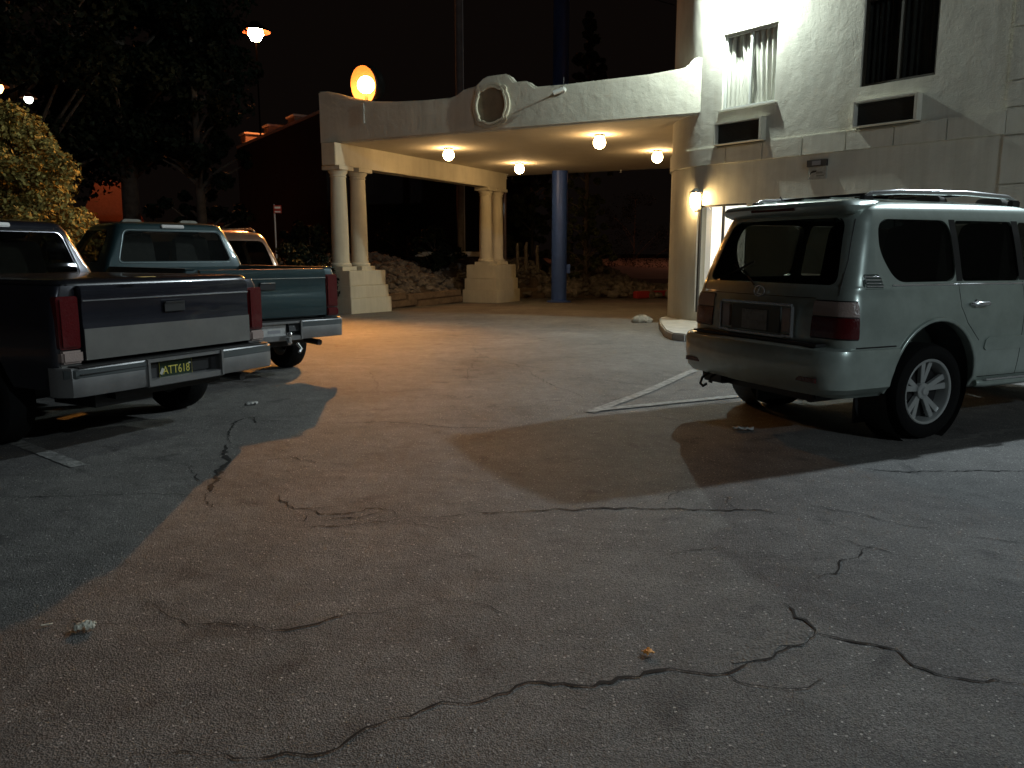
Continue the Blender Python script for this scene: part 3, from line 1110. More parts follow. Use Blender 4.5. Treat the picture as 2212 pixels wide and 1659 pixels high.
def wheel(parent, x, y, rad, wid, rimr, spokes=5, split=True, name='wheel', rim_m=None):
    side = 1 if y > 0 else -1
    w_ = bpy.data.objects.new(name, None)
    COL.objects.link(w_)
    w_.parent = parent
    w_.location = (x, y, rad)
    RX = Matrix.Rotation(R(-90 * side), 4, 'X')          # local z -> outward
    h = wid / 2
    ty = MB()
    ty.lathe([(rimr, -h * .8), (rimr + .02, -h * .95), (rad - .05, -h), (rad - .015, -h * .85), (rad, -h * .5), (rad + .001, 0), (rad, h * .5), (rad - .015, h * .85), (rad - .05, h), (rimr + .02, h * .95), (rimr, h * .8)], 48, RX, caps=False)
    obj('tyre', ty, M_RUBBER, w_, smooth=40)
    rm = MB()
    rm.lathe([(rimr, h * .8), (rimr - .006, h * .84), (rimr - .022, h * .80), (rimr - .03, h * .55), (rimr - .045, -h * .6), (rimr, -h * .8)], 48, RX, caps=False)
    rm.lathe([(.0, h * .62), (.03, h * .62), (.035, h * .55), (.065, h * .5), (.07, h * .2), (0, h * .2)], 24, RX, caps=False)
    for k in range(spokes):
        a0 = 2 * math.pi * k / spokes + .3
        for dlt in ((-.17, .17) if split else (0,)):
            ra, rb = .05, rimr - .022
            a1, a2 = a0 + dlt * .35, a0 + dlt
            pa = Vector((ra * math.cos(a1), ra * math.sin(a1), 0))
            pb = Vector((rb * math.cos(a2), rb * math.sin(a2), 0))
            t = (pb - pa).normalized()
            s = Vector((-t.y, t.x, 0))
            w0, w1 = (.018, .026) if split else (.045, .06)
            P = [(pa - s * w0, h * .36), (pa + s * w0, h * .36), (pb + s * w1, h * .58), (pb - s * w1, h * .58)]
            vs = [RX @ Vector((p.x, p.y, z)) for p, z in P] + [RX @ Vector((p.x, p.y, z - .035)) for p, z in P]
            rm.add(vs, [(0, 1, 2, 3), (7, 6, 5, 4), (0, 4, 5, 1), (1, 5, 6, 2), (2, 6, 7, 3), (3, 7, 4, 0)])
    obj('rim', rm, rim_m or M_ALU, w_, bevel=.003, smooth=40)
    dk = MB()
    dk.lathe([(0, h * .1), (rimr - .05, h * .1), (rimr - .05, 0), (0, 0)], 32, RX, caps=False)
    obj('brake_disc', dk, M_BLACK, w_)
    return w_


def seat(parent, x, y, z, hr=True, wd=.5, m=None):
    b = MB()
    b.prism(rounded([(-wd / 2, 0), (wd / 2, 0), (wd / 2 * .86, .62), (-wd / 2 * .86, .62)], .09), -.07, .07, Matrix.Translation((x, y, z)) @ Matrix.Rotation(R(90), 4, 'Z') @ Matrix.Rotation(R(98), 4, 'X'))
    b.prism(rrect(-.13, .13, .66, .83, .05), -.05, .05, Matrix.Translation((x, y, z)) @ Matrix.Rotation(R(90), 4, 'Z') @ Matrix.Rotation(R(98), 4, 'X'))
    b.tube([(x - .09, y - .05, z + .6), (x - .1, y - .05, z + .7)], .008, 6)
    b.tube([(x - .09, y + .05, z + .6), (x - .1, y + .05, z + .7)], .008, 6)
    return obj('seat', b, m or M_FABRIC, parent, bevel=.02, smooth=50)


def text_mesh(name, body, size, m, parent, M, extrude=.002, font_scale_x=1.0):
    c = bpy.data.curves.new(name, 'FONT')
    c.body = body
    c.size = size
    c.extrude = extrude
    c.align_x = 'CENTER'
    c.align_y = 'CENTER'
    o = bpy.data.objects.new(name, c)
    COL.objects.link(o)
    bpy.context.view_layer.update()
    me = bpy.data.meshes.new_from_object(o)
    bpy.data.objects.remove(o, do_unlink=True)
    o = bpy.data.objects.new(name, me)
    me.materials.clear()
    me.materials.append(m)
    COL.objects.link(o)
    o.parent = parent
    o.matrix_local = M @ Matrix.Diagonal((font_scale_x, 1, 1, 1))
    return o


REAR = Matrix(((0, 0, -1, 0), (-1, 0, 0, 0), (0, 1, 0, 0), (0, 0, 0, 1)))    # text x -> -y, y -> z, z -> -x (read from behind)


def carpaint(name, col, rough=0.34, metal=0.4, coat=0.8):
    return mat(name, col, rough, metal, noise=0.14, nscale=5, coat=coat, bump=0.04, bscale=5)


# ---------------------------------------------------------------- the big wagon
def big_wagon():
    v = thing('parked_wagon', 'large pale green sport utility wagon with roof rails and rear spoiler', 'car', (*SUV[:2], 0), SUV[2])
    P = carpaint('paint_sage', (0.375, 0.44, 0.40), 0.34, 0.42)
    keys = [(.36, .20, 4.60, .86, .12, .3, .05, .02), (.42, .16, 4.72, .925, .14, .34, .05, .02), (.60, .15, 4.80, .955, .16, .34, .06, .02), (.80, .15, 4.82, .965, .16, .34, .06, .02),
            (.93, .16, 4.80, .968, .15, .34, .06, .025), (1.02, .17, 4.74, .96, .14, .34, .06, .03), (1.10, .19, 4.60, .945, .13, .34, .06, .035), (1.15, .205, 3.66, .932, .13, .3, .06, .02), (1.17, .215, 3.58, .925, .13, .28, .06, .02),
            (1.30, .255, 3.38, .895, .13, .24, .06, .02), (1.50, .325, 3.10, .845, .13, .20, .06, .02), (1.66, .39, 2.86, .795, .13, .18, .06, .02), (1.72, .43, 2.74, .765, .14, .18, .07, .02),
            (1.765, .52, 2.55, .70, .16, .2, .08, .03), (1.79, .68, 2.30, .58, .18, .2, .08, .05), (1.80, .95, 2.0, .38, .18, .18, .05, .04)]
    lv = interp_levels(keys, 3)
    body_mb = loft(lv)
    tr = bvh(body_mb)
    body = obj('body', body_mb, P, v)
    inner = loft([(1.04, .34, 3.45, .86, .12, .2, .05, .02), (1.17, .36, 3.35, .85, .12, .2, .05, .02), (1.5, .42, 3.0, .78, .12, .2, .05, .02), (1.68, .50, 2.74, .71, .12, .2, .05, .02), (1.73, .62, 2.5, .6, .12, .2, .05, .02)])
    cut = [inner]
    for wx in (1.17, 4.02):
        c = MB(); c.lathe([(.49, -1.2), (.49, -.60)], 40, Matrix.Translation((wx, 0, .42)) @ Matrix.Rotation(R(90), 4, 'X'))
        cut.append(c)
        c = MB(); c.lathe([(.49, .60), (.49, 1.2)], 40, Matrix.Translation((wx, 0, .42)) @ Matrix.Rotation(R(90), 4, 'X'))
        cut.append(c)
    SW = [rounded([(.70, 1.19), (1.38, 1.19), (1.38, 1.64), (.60, 1.64), (.555, 1.42)], .11, 6), rounded([(1.45, 1.19), (2.16, 1.185), (2.16, 1.64), (1.45, 1.64)], .035), rounded([(2.24, 1.185), (3.12, 1.175), (2.80, 1.62), (2.24, 1.64)], .05)]
    for s in SW:
        c = MB(); c.prism([(x, z) for x, z in s], -1.3, 1.3, Matrix.Rotation(R(90), 4, 'X'))
        cut.append(c)
    RWp = rounded([(-.76, 1.17), (.76, 1.17), (.64, 1.655), (-.64, 1.655)], .09, 6)
    FWp = rounded([(-.74, 1.22), (.74, 1.22), (.62, 1.66), (-.62, 1.66)], .09, 6)
    MX = Matrix(((0, 0, 1, 0), (1, 0, 0, 0), (0, 1, 0, 0), (0, 0, 0, 1)))
    c = MB(); c.prism(RWp, -.2, .66, MX); cut.append(c)
    c = MB(); c.prism(FWp, 2.7, 4.2, MX); cut.append(c)
    carve(body, cut, smooth=32)
    for i, s in enumerate(SW):
        for sd in (1, -1):
            obj('side_window', patch(tr, s, 'y', sd, -.010, back=.005), M_TINT, v, smooth=60)
    obj('rear_window', patch(tr, RWp, 'x', -1, -.008, back=.005), M_TINT, v, smooth=60)
    obj('windscreen', patch(tr, FWp, 'x', 1, -.008, back=.005), M_TINT2, v, smooth=60)
    # black pillars between the side panes
    for sd in (1, -1):
        obj('window_pillar', patch(tr, [(1.38, 1.19), (1.45, 1.19), (1.45, 1.645), (1.38, 1.645)], 'y', sd, .002, rows=8, cols=2), M_BLACK, v)
        obj('window_pillar', patch(tr, [(2.16, 1.19), (2.24, 1.19), (2.24, 1.645), (2.16, 1.645)], 'y', sd, .002, rows=8, cols=2), M_BLACK, v)
    # liner, floor and seats
    ln = MB(); ln.box((1.9, 0, 1.06), (2.9, 1.66, .02)); obj('cabin_floor', ln, M_BLACK, v)
    for y in (-.40, .40):
        seat(v, 2.35, y, 1.02, wd=.5)
        seat(v, 1.55, y, 1.02, wd=.5)
    st = MB(); st.tube([(3.05 + .05 * math.sin(a), .4 + .19 * math.cos(a), 1.22 + .17 * math.sin(a)) for a in [2 * math.pi * k / 20 for k in range(20)]], .012, 6, closed=True)
    obj('steering_wheel', st, M_BLACK, v)
    # wheel wells
    for wx in (1.17, 4.02):
        for y in (-.8, .8):
            wl = MB()
            wl.lathe([(.478, -.18), (.478, .1)], 32, Matrix.Translation((wx, y, .42)) @ Matrix.Rotation(R(90), 4, 'X'), caps=False)
            wl.box((wx, y * .72, .45), (.9, .02, .7))
            obj('wheel_well', wl, M_BLACK, v)
    # wheel arch lips
    for wx in (1.17, 4.02):
        for sd in (1, -1):
            pts = []
            for k in range(25):
                a = R(-12 + 204 * k / 24)
                x, z = wx + .495 * math.cos(a), .42 + .495 * math.sin(a)
                if z < .37:
                    continue
                hit = tr.ray_cast(Vector((x, sd * 3, z)), Vector((0, -sd, 0)))
                if hit[0] is not None:
                    pts.append(hit[0] + Vector((0, sd * .004, 0)))
            m_ = MB(); m_.tube(pts, .017, 8); obj('wheel_arch_lip', m_, P, v, smooth=60)
    for wx in (1.17, 4.02):
        for y in (-.80, .80):
            wheel(v, wx, y, .392, .275, .270, 5, True)
    # bumper
    bl = loft([(.40, .045, .95, .90, .20, .05, .08, .0), (.44, .015, .97, .945, .22, .05, .08, .0), (.56, .0, .98, .965, .22, .05, .08, .0), (.68, .0, .98, .968, .22, .05, .08, .0), (.715, .012, .98, .96, .22, .05, .08, .0), (.73, .04, .98, .94, .2, .05, .08, .0)], ns=20)
    bp = obj('rear_bumper', bl, P, v)
    c = MB(); c.lathe([(.492, -1.3), (.492, 1.3)], 40, Matrix.Translation((1.17, 0, .42)) @ Matrix.Rotation(R(90), 4, 'X'))
    c2 = MB(); c2.box((.75, 0, .6), (1.0, 1.7, .8))
    carve(bp, [c, c2], smooth=35)
    # recess between bumper and tailgate
    q = MB(); q.box((.14, 0, .745), (.12, 1.5, .02)); obj('bumper_step', q, M_BLACK, bp)
    for s_ in (-1, 1):
        rf = MB(); rf.box((.046, s_ * .70, .50), (.012, .20, .035)); obj('reflector', rf, M_RED, bp)
    q = MB(); q.box((.5, 0, .36), (.5, 1.2, .12)); q.box((.30, .55, .38), (.3, .3, .14)); obj('underbody', q, M_BLACK, v, bevel=.02)
    q = MB()
    q.tube([(.1, .52, .40), (.02, .52, .36), (.0, .52, .31), (.03, .52, .285), (.07, .52, .30)], .012, 8)
    q.tube([(.1, .42, .40), (.03, .42, .37), (.02, .42, .335), (.05, .42, .33)], .010, 8)
    obj('tow_hook', q, M_BLACK, v)
    q = MB(); q.tube([(.9, -.45, .36), (.35, -.45, .34)], .07, 12); obj('exhaust_silencer', q, M_BLACK, v, smooth=40)
    # spoiler
    sp = loft([(1.675, .335, .50, .70, .06, .05, .08, .02), (1.70, .28, .54, .735, .08, .05, .08, .02), (1.735, .255, .62, .745, .09, .05, .08, .02), (1.765, .28, .72, .72, .09, .05, .08, .02), (1.782, .36, .80, .66, .09, .05, .08, .02)], ns=6)
    obj('rear_spoiler', sp, P, v, smooth=50)
    q = MB(); q.box((.268, 0, 1.722), (.02, .5, .018)); obj('brake_light', q, M_RED, v)
    # tail lights wrap the corners
    for sd in (1, -1):
        def wrapped(z0, z1, off):
            m = MB()
            rows, cols = 8, 16
            V, N_ = [], []
            for j in range(rows + 1):
                z = z0 + (z1 - z0) * j / rows
                for i in range(cols + 1):
                    s = i / cols
                    # start on the rear face at |y| = .62 and run round to x = .34 on the side
                    if s < .58:
                        y = sd * (.60 + .235 * s / .58)
                        o, d = Vector((-1, y, z)), Vector((1, 0, 0))
                    else:
                        t = (s - .58) / .42
                        ang_ = R(90 * t)
                        o = Vector((.31 - 1.2 * math.cos(ang_), sd * (.82 + 1.2 * math.sin(ang_)), z))
                        d = Vector((math.cos(ang_), -sd * math.sin(ang_), 0))
                    h_ = tr.ray_cast(o, d)
                    n_ = h_[1] if h_[1].dot(d) < 0 else -h_[1]
                    V.append(h_[0] + n_ * off)
                    N_.append(n_)
            n = cols + 1
            O = len(V)
            V2 = [a - b * .03 for a, b in zip(V, N_)]
            fs = [(j * n + i, j * n + i + 1, (j + 1) * n + i + 1, (j + 1) * n + i) for j in range(rows) for i in range(cols)]
            bd = list(range(n)) + [j * n + cols for j in range(1, rows + 1)] + [rows * n + i for i in range(cols - 1, -1, -1)] + [j * n for j in range(rows - 1, 0, -1)]
            sdz = [(bd[i], bd[(i + 1) % len(bd)], O + bd[(i + 1) % len(bd)], O + bd[i]) for i in range(len(bd))]
            m.add(V + V2, fs + [tuple(O + q for q in f[::-1]) for f in fs] + sdz)
            return m
        tl = obj('tail_light', wrapped(.80, .945, .010), M_RED, v, smooth=50)
        obj('clear_lens', wrapped(.953, 1.055, .010), M_CLEAR, tl, smooth=50)
        obj('light_surround', wrapped(.79, 1.065, .004), M_BLACK, tl, smooth=50)
    # number plate garnish and plate
    g = MB()
    for z, h in ((1.015, .018), (.775, .018)):
        g.box((.138, 0, z), (.03, .84 if z > .9 else .70, h))
    for s in (1, -1):
        g.box((.135, s * .43, .895), (.03, .016, .22))
        g.box((.135, s * .385, .784), (.03, .12, .016), rx=0)
    ga = obj('plate_garnish', g, M_CHROME, v, bevel=.004)
    for s in (1, -1):
        q = MB(); q.box((.140, s * .365, .90), (.02, .10, .18)); obj('reverse_light', q, M_CLEAR, ga, bevel=.006)
    q = MB(); q.box((.145, 0, .895), (.02, .58, .20)); obj('plate_recess', q, mat('recess', (.10, .11, .10), .6), ga)
    q = MB(); q.box((.130, 0, .885), (.008, .31, .155)); npl = obj('number_plate', q, mat('plate_faded', (.25, .25, .235), .5, noise=.35, nscale=20), ga, bevel=.003)
    text_mesh('plate_text', 'NEW MEXICO', .035, mat('text_pale', (.42, .42, .40), .5), npl, Matrix.Translation((.125, 0, .945)) @ REAR, .0008)
    text_mesh('plate_text', '-- ---', .05, mat('text_dim', (.13, .12, .12), .5), npl, Matrix.Translation((.125, 0, .88)) @ REAR, .0008)
    # oval badge with a slanted letter
    q = MB(); q.tube([(.170, .062 * math.cos(a), 1.105 + .04 * math.sin(a)) for a in [2 * math.pi * k / 28 for k in range(28)]], .005, 6, closed=True)
    q.tube([(.168, -.012, 1.135), (.168, .022, 1.08), (.168, -.03, 1.08)], .005, 6)
    obj('badge', q, M_CHROME, v)
    q = MB(); q.tube([(.20, .10, 1.15), (.262, .28, 1.24), (.285, .45, 1.30)], .008, 6); q.box((.262, .37, 1.265), (.008, .40, .014), rx=R(-19)); obj('rear_wiper', q, M_BLACK, v)
    # trim: belt line, vents, handles, step, seams, fuel flap, rails
    for sd in (1, -1):
        obj('belt_moulding', seam(tr, [(.66, 1.168), (3.2, 1.160)], 'y', sd, .008, off=.003), M_CHROME, v, smooth=60)
        vt = MB()
        for k in range(4):
            seam(tr, [(.375 + k * .006, 1.232 - k * .022), (.53 + k * .012, 1.230 - k * .022)], 'y', sd, .006, off=.004, mb=vt)
        obj('pillar_vent', vt, M_CHROME, v, smooth=60)
        q = obj('vent_backing', patch(tr, rounded([(.36, 1.145), (.58, 1.145), (.54, 1.25), (.36, 1.25)], .02), 'y', sd, .001, rows=4, cols=4), mat('vent_dark', (.05, .07, .06), .4), v)
        sm = MB()
        seam(tr, [(1.40, 1.18), (1.42, 1.0), (1.50, .88), (1.66, .74)], 'y', sd, .0035, mb=sm)
        seam(tr, [(2.20, 1.18), (2.20, .45)], 'y', sd, .0035, mb=sm)
        seam(tr, [(3.25, 1.15), (3.28, .45)], 'y', sd, .0035, mb=sm)
        seam(tr, [(1.72, .45), (3.28, .45)], 'y', sd, .0035, mb=sm)
        obj('panel_gap', sm, M_BLACK, v)
        obj('bumper_gap', seam(tr, [(.30, .735), (.71, .735)], 'y', sd, .006), M_BLACK, v)
        for hx in (1.62, 2.40):
            q = MB()
            hit = tr.ray_cast(Vector((hx, sd * 3, 1.02)), Vector((0, -sd, 0)))[0]
            q.tube([hit + Vector((-.10, sd * .01, 0)), hit + Vector((-.07, sd * .045, 0)), hit + Vector((.07, sd * .045, 0)), hit + Vector((.10, sd * .01, 0))], [.014, .016, .016, .014], 10)
            q.lathe([(.034, 0), (.03, .01), (0, .012)], 16, Matrix.Translation(hit + Vector((-.02, 0, 0))) @ Matrix.Rotation(R(-90 * sd), 4, 'X'))
            obj('door_handle', q, M_CHROME, v, smooth=50)
        obj('side_moulding', patch(tr, rounded([(1.72, .66), (3.5, .66), (3.5, .76), (1.74, .76)], .03), 'y', sd, .012, rows=5, cols=30, back=.02), P, v, smooth=40)
        q = MB(); q.tube([(1.70, sd * .93, .40), (1.76, sd * .955, .40), (3.40, sd * .955, .40), (3.46, sd * .93, .40)], .030, 10); obj('side_step', q, P, v, smooth=50)
        q = MB(); q.box((2.5, sd * .972, .432), (1.5, .05, .012)); obj('step_strip', q, M_CHROME, v, bevel=.004)
        ra = MB()
        pts = [(.62, sd * .615, 1.795), (.70, sd * .62, 1.83), (1.0, sd * .625, 1.85), (1.8, sd * .625, 1.86), (2.35, sd * .615, 1.845), (2.52, sd * .60, 1.80)]
        ra.tube(pts, [.016, .018, .020, .020, .018, .014], 10)
        rl = obj('roof_rail', ra, M_CHROME, v, smooth=60)
        q = MB()
        for x in (.66, 2.45):
            q.box((x, sd * .615, 1.79), (.12, .045, .06))
        obj('rail_foot', q, M_BLACK, rl, bevel=.01)
        q = MB(); hit = tr.ray_cast(Vector((3.12, sd * 3, 1.2)), Vector((0, -sd, 0)))[0]
        q.box(hit + Vector((0, sd * .13, .04)), (.12, .20, .17)); q.tube([hit, hit + Vector((0, sd * .1, 0))], .02, 8)
        obj('door_mirror', q, P, v, bevel=.03, smooth=50)
    obj('tailgate_gap', seam(tr, [(-.60, 1.075), (.60, 1.075)], 'x', -1, .0035), M_BLACK, v)
    for sd in (1, -1):
        obj('tailgate_gap', seam(tr, [(sd * .80, 1.10), (sd * .785, 1.35), (sd * .72, 1.64)], 'x', -1, .0035), M_BLACK, v)
    ff = MB(); seam(tr, [(.62, 1.06), (.78, 1.06), (.78, .92), (.62, .92), (.62, 1.06)], 'y', 1, .003, mb=ff); obj('fuel_flap', ff, M_BLACK, v)
    cb = MB()
    for x in (.95, 1.75):
        cb.box((x, 0, 1.845), (.05, 1.22, .022))
    obj('roof_crossbar', cb, M_BLACK, v, bevel=.006)
    q = MB(); q.box((1.35, 0, 1.815), (1.5, .03, .012)); q.box((1.35, .3, 1.812), (1.5, .015, .01)); q.box((1.35, -.3, 1.812), (1.5, .015, .01)); obj('roof_rib', q, P, v)
    q = MB(); q.tube([(.78, .38, 1.78), (.70, .38, 1.86)], .006, 6); obj('aerial', q, M_BLACK, v)
    for s in (1, -1):
        q = MB(); q.box((4.78, s * .66, .92), (.14, .40, .17)); obj('headlight', q, M_CLEAR, v, bevel=.03)
    q = MB(); q.box((4.85, 0, .92), (.06, .8, .2)); obj('front_grille', q, M_CHROME, v, bevel=.02)
    return v


# ---------------------------------------------------------------- pickups
def pickup(name, label, loc, rz, two_tone, dark=None, low=None, text=None, cover=False, cw=.98, th=1.24):
    v = thing(name, label, 'pickup truck', (*loc, 0), rz)
    PU, PL = dark, low
    W2 = cw
    # bed box
    bed = loft([(.50, .16, 2.30, W2 - .03, .05, .03, .0, .0), (.60, .15, 2.30, W2 - .005, .05, .03, .0, .0), (.80, .15, 2.30, W2, .05, .03, .0, .0), (1.0, .15, 2.30, W2 - .005, .05, .03, .0, .0), (1.12, .155, 2.30, W2 - .02, .05, .03, .0, .0), (th - .04, .16, 2.30, W2 - .045, .05, .03, .0, .0), (th, .17, 2.29, W2 - .06, .05, .03, .0, .0)], ns=20)
    trb = bvh(bed)
    bo = obj('bed', bed, PU, v)
    inn = MB(); inn.box((1.19, 0, 1.2), (2.02, 1.56, 1.0))
    arch = MB(); arch.lathe([(.47, -1.2), (.47, 1.2)], 36, Matrix.Translation((1.17, 0, .40)) @ Matrix.Rotation(R(90), 4, 'X'))
    tgc = MB(); tgc.box((.15, 0, 1.1), (.16, 1.575, 1.0))
    carve(bo, [inn, arch, tgc], smooth=35)
    # tailgate
    tz0, tz1 = .71, th
    tg = MB()
    sec = [(.115, tz0), (.108, tz0 + .03), (.105, tz0 + .22), (.112, tz0 + .25), (.112, tz1 - .13), (.104, tz1 - .11), (.106, tz1 - .03), (.125, tz1 - .004), (.17, tz1), (.175, tz0)]
    tg.prism([(x, z) for x, z in sec], -.775, .775, Matrix.Rotation(R(90), 4, 'X'))
    t_ = obj('tailgate', tg, PU, v, bevel=.003, smooth=30)
    q = MB(); q.box((.098, 0, tz1 - .185), (.012, .20, .085)); hd = obj('tailgate_handle', q, M_BLACK, t_, bevel=.01)
    q = MB(); q.box((.088, 0, tz1 - .15), (.012, .18, .012)); obj('handle_lip', q, M_CHROME if not two_tone else M_BLACK, hd)
    q = MB(); q.box((.100, 0, tz1 - .105), (.006, 1.54, .008)); obj('trim_line', q, M_CHROME, t_)
    # rear corner pillars under and over the lights
    if two_tone:
        q = MB()
        q.add([(.102, -.772, tz0 + .002), (.102, .772, tz0 + .002), (.100, .772, .935), (.100, -.772, .935), (.12, -.772, tz0 + .002), (.12, .772, tz0 + .002), (.12, .772, .935), (.12, -.772, .935)], [(0, 3, 2, 1), (4, 5, 6, 7), (0, 1, 5, 4), (1, 2, 6, 5), (2, 3, 7, 6), (3, 0, 4, 7)])
        obj('lower_tailgate_panel', q, PL, t_)
        for sd in (1, -1):
            q = MB(); q.box((.18, sd * .87, .66), (.10, .17, .07)); obj('lower_corner_panel', q, PL, t_, bevel=.01)
    for sd in (1, -1):
        tl = MB()
        l0, l1 = (.80, 1.17)
        tl.prism(rrect(sd * .87 - .078, sd * .87 + .082, l0, l1, .02), -.105, -.20, Matrix(((0, 0, -1, 0), (1, 0, 0, 0), (0, 1, 0, 0), (0, 0, 0, 1))))
        to = obj('tail_light', tl, M_RED, v, bevel=.018, smooth=50)
        q = MB(); q.box((.16, sd * .87, .745), (.12, .16, .09)); obj('reverse_light', q, M_CLEAR if two_tone else M_RED, to, bevel=.015)
    # bumper
    bsx = MB()
    BW = .99
    out = [(-BW, .22), (-BW + .015, .09), (-BW + .07, .015), (-.55, .0), (.55, .0), (BW - .07, .015), (BW - .015, .09), (BW, .22)]
    inn2 = [(y * .97, x + .03) for y, x in out]
    zt, zb = .675, .47

    def bump_part(ya, yb, z0, z1, out_=0.0, nm='bumper_bar'):
        m = MB()
        ys = [ya + (yb - ya) * k / 12 for k in range(13)]

        def xo(y):
            a = abs(y)
            return .0 if a < .55 else (.0 + .018 * ((a - .55) / (BW - .55)) + .10 * max(0, (a - .90) / .09) ** 2)
        V = []
        for y in ys:
            V += [(xo(y) - out_ + .008, y, z0), (xo(y) - out_, y, z0 + (z1 - z0) * .12), (xo(y) - out_, y, z1 - (z1 - z0) * .1), (xo(y) - out_ + .012, y, z1), (xo(y) + .10, y, z1), (xo(y) + .10, y, z0)]
        n = 6
        f_ = [(i * n + k, (i + 1) * n + k, (i + 1) * n + (k + 1) % n, i * n + (k + 1) % n) for i in range(12) for k in range(n)]
        f_ += [tuple(range(n)), tuple(12 * n + k for k in range(n))[::-1]]
        m.add(V, f_)
        return m
    bm = bump_part(.36, BW, zb, zt)
    q = bump_part(-BW, -.36, zb, zt); bm.add(q.v, q.f)
    q = bump_part(-.36, .36, zb - .01, zb + .045, .004); bm.add(q.v, q.f)
    q = bump_part(-.36, .36, zt - .03, zt, .0); bm.add(q.v, q.f)
    for s in (1, -1):
        bm.box((-.0, s * .352, (zb + zt) / 2), (.03, .02, zt - zb))
    MBUMP = mat('bumper_metal_' + name, (.23, .23, .225) if two_tone else (.40, .40, .39), .42, .55, noise=.12, nscale=6, bump=.08, bscale=12)
    bu = obj('rear_bumper', bm, MBUMP, v, smooth=35)
    q = MB(); q.box((.09, 0, zt + .004), (.17, 1.80, .008)); q.box((.045, .62, zt - .045), (.105, .55, .004)); obj('bumper_pad', q, M_BLACK, bu)
    for ya, yb in ((.37, BW - .02), (-BW + .02, -.37)):
        obj('bumper_strip', bump_part(ya, yb, zt - .075, zt - .012, .004), mat('strip_grey', (.07, .08, .08), .5), bu, smooth=35)
    q = MB(); q.box((.085, 0, .565), (.02, .70, .19)); obj('bumper_recess', q, mat('recess_dark', (.035, .035, .035), .6), bu)
    # plate
    q = MB(); PY = .055 if text else -.035
    q.box((.066, PY, .565), (.006, .31, .155))
    if text:
        pm_ = mat('plate_green', (.012, .030, .012), .4)
        pt = obj('number_plate', q, pm_, v, bevel=.003)
        text_mesh('plate_text', text, .092, mat('plate_yellow', (.60, .52, .10), .45), pt, Matrix.Translation((.0622, PY - .005, .562)) @ REAR, .001, .82)
        q = MB(); q.tube([(.062, PY + .153 * a, .565 + .075 * b) for a, b in ((-1, -1), (1, -1), (1, 1), (-1, 1))], .003, 4, closed=True); obj('plate_rim', q, mat('plate_yellow', (.60, .52, .10), .45), pt)
        q = MB(); q.box((.060, PY + .132, .56), (.002, .025, .05), rx=.5); q.box((.060, PY - .13, .60), (.002, .02, .012)); obj('plate_sticker', q, mat('sticker', (.5, .5, .42), .5), pt)
        q = MB(); q.box((.066, -.19, .575), (.01, .22, .10)); obj('hitch_cover', q, M_BLACK, bu, bevel=.01)
    else:
        pt = obj('number_plate', q, mat('plate_pale', (.46, .46, .44), .45, noise=.2, nscale=18), v, bevel=.003)
        q = MB(); q.box((.0618, PY, .56), (.002, .16, .035)); obj('plate_text', q, mat('plate_dim', (.28, .28, .29), .5), pt)
        q = MB(); q.box((.052, -.29, .60), (.04, .20, .13), ry=.2); obj('hitch_cover', q, M_BLACK, bu, bevel=.02)
        q = MB(); q.tube([(.1, -.16, .50), (-.02, -.16, .47), (-.06, -.16, .44)], .028, 8); q.tube([(-.06, -.16, .44), (-.06, -.16, .5)], .02, 8)
        q.lathe([(0, -.03), (.026, -.012), (.03, .01), (.018, .03), (0, .034)], 14, Matrix.Translation((-.06, -.16, .53)))
        q.tube([(.02, -.3, .42), (-.03, -.32, .36), (-.05, -.28, .33)], .02, 8)
        obj('tow_hitch', q, M_CHROME, v, smooth=40)
    # chassis and axle
    q = MB(); q.box((1.4, 0, .44), (2.4, 1.0, .12)); q.tube([(1.17, -.8, .36), (1.17, .8, .36)], .06, 10); q.lathe([(0, -.16), (.13, -.1), (.15, 0), (.13, .1), (0, .16)], 16, Matrix.Translation((1.17, 0, .36)) @ Matrix.Rotation(R(90), 4, 'Y'))
    q.box((.55, .35, .40), (.5, .5, .16)); q.tube([(.6, -.62, .42), (.1, -.66, .40)], .035, 10)
    q.box((3.4, 0, .44), (3.2, 1.5, .16)); obj('chassis', q, M_BLACK, v, smooth=30)
    for wx in (1.17, 4.4):
        for y in (-.83, .83):
            wheel(v, wx, y, .365, .235, .20, 6, False)
    # cab with bonnet
    hz = th - (.06 if two_tone else .02)
    cz = 1.79 if not two_tone else 1.78
    keys = [(.46, 2.33, 5.15, W2 - .04, .06, .22, 0, .01), (.55, 2.33, 5.25, W2 - .01, .06, .25, 0, .01), (.80, 2.33, 5.28, W2, .06, .25, 0, .01), (1.05, 2.33, 5.22, W2 - .01, .06, .25, 0, .01), (hz - .04, 2.33, 5.05, W2 - .03, .06, .25, 0, .01), (hz + .01, 2.335, 4.15, W2 - .05, .06, .2, 0, .01), (hz + .05, 2.34, 4.08, W2 - .065, .06, .2, 0, .01),
            (hz + .20, 2.37, 3.88, W2 - .125, .07, .2, .0, .01), (cz - .10, 2.43, 3.55, W2 - .235, .09, .18, .0, .02), (cz - .045, 2.455, 3.45, W2 - .265, .10, .18, .01, .02), (cz - .02, 2.49, 3.36, W2 - .31, .10, .18, .02, .02), (cz, 2.60, 3.22, W2 - .42, .10, .16, .02, .03), (cz + .008, 2.75, 3.0, W2 - .66, .1, .1, .02, .02)]
    cabm = loft(interp_levels(keys, 3), ns=26)
    trc = bvh(cabm)
    cb_ = obj('cab', cabm, PU, v)
    cabin = loft([(hz - .14, 2.40, 3.95, W2 - .12, .05, .15, 0, .01), (hz + .05, 2.41, 3.92, W2 - .125, .05, .15, 0, .01), (cz - .10, 2.49, 3.45, W2 - .29, .06, .15, 0, .01), (cz - .05, 2.54, 3.36, W2 - .34, .06, .15, 0, .01)])
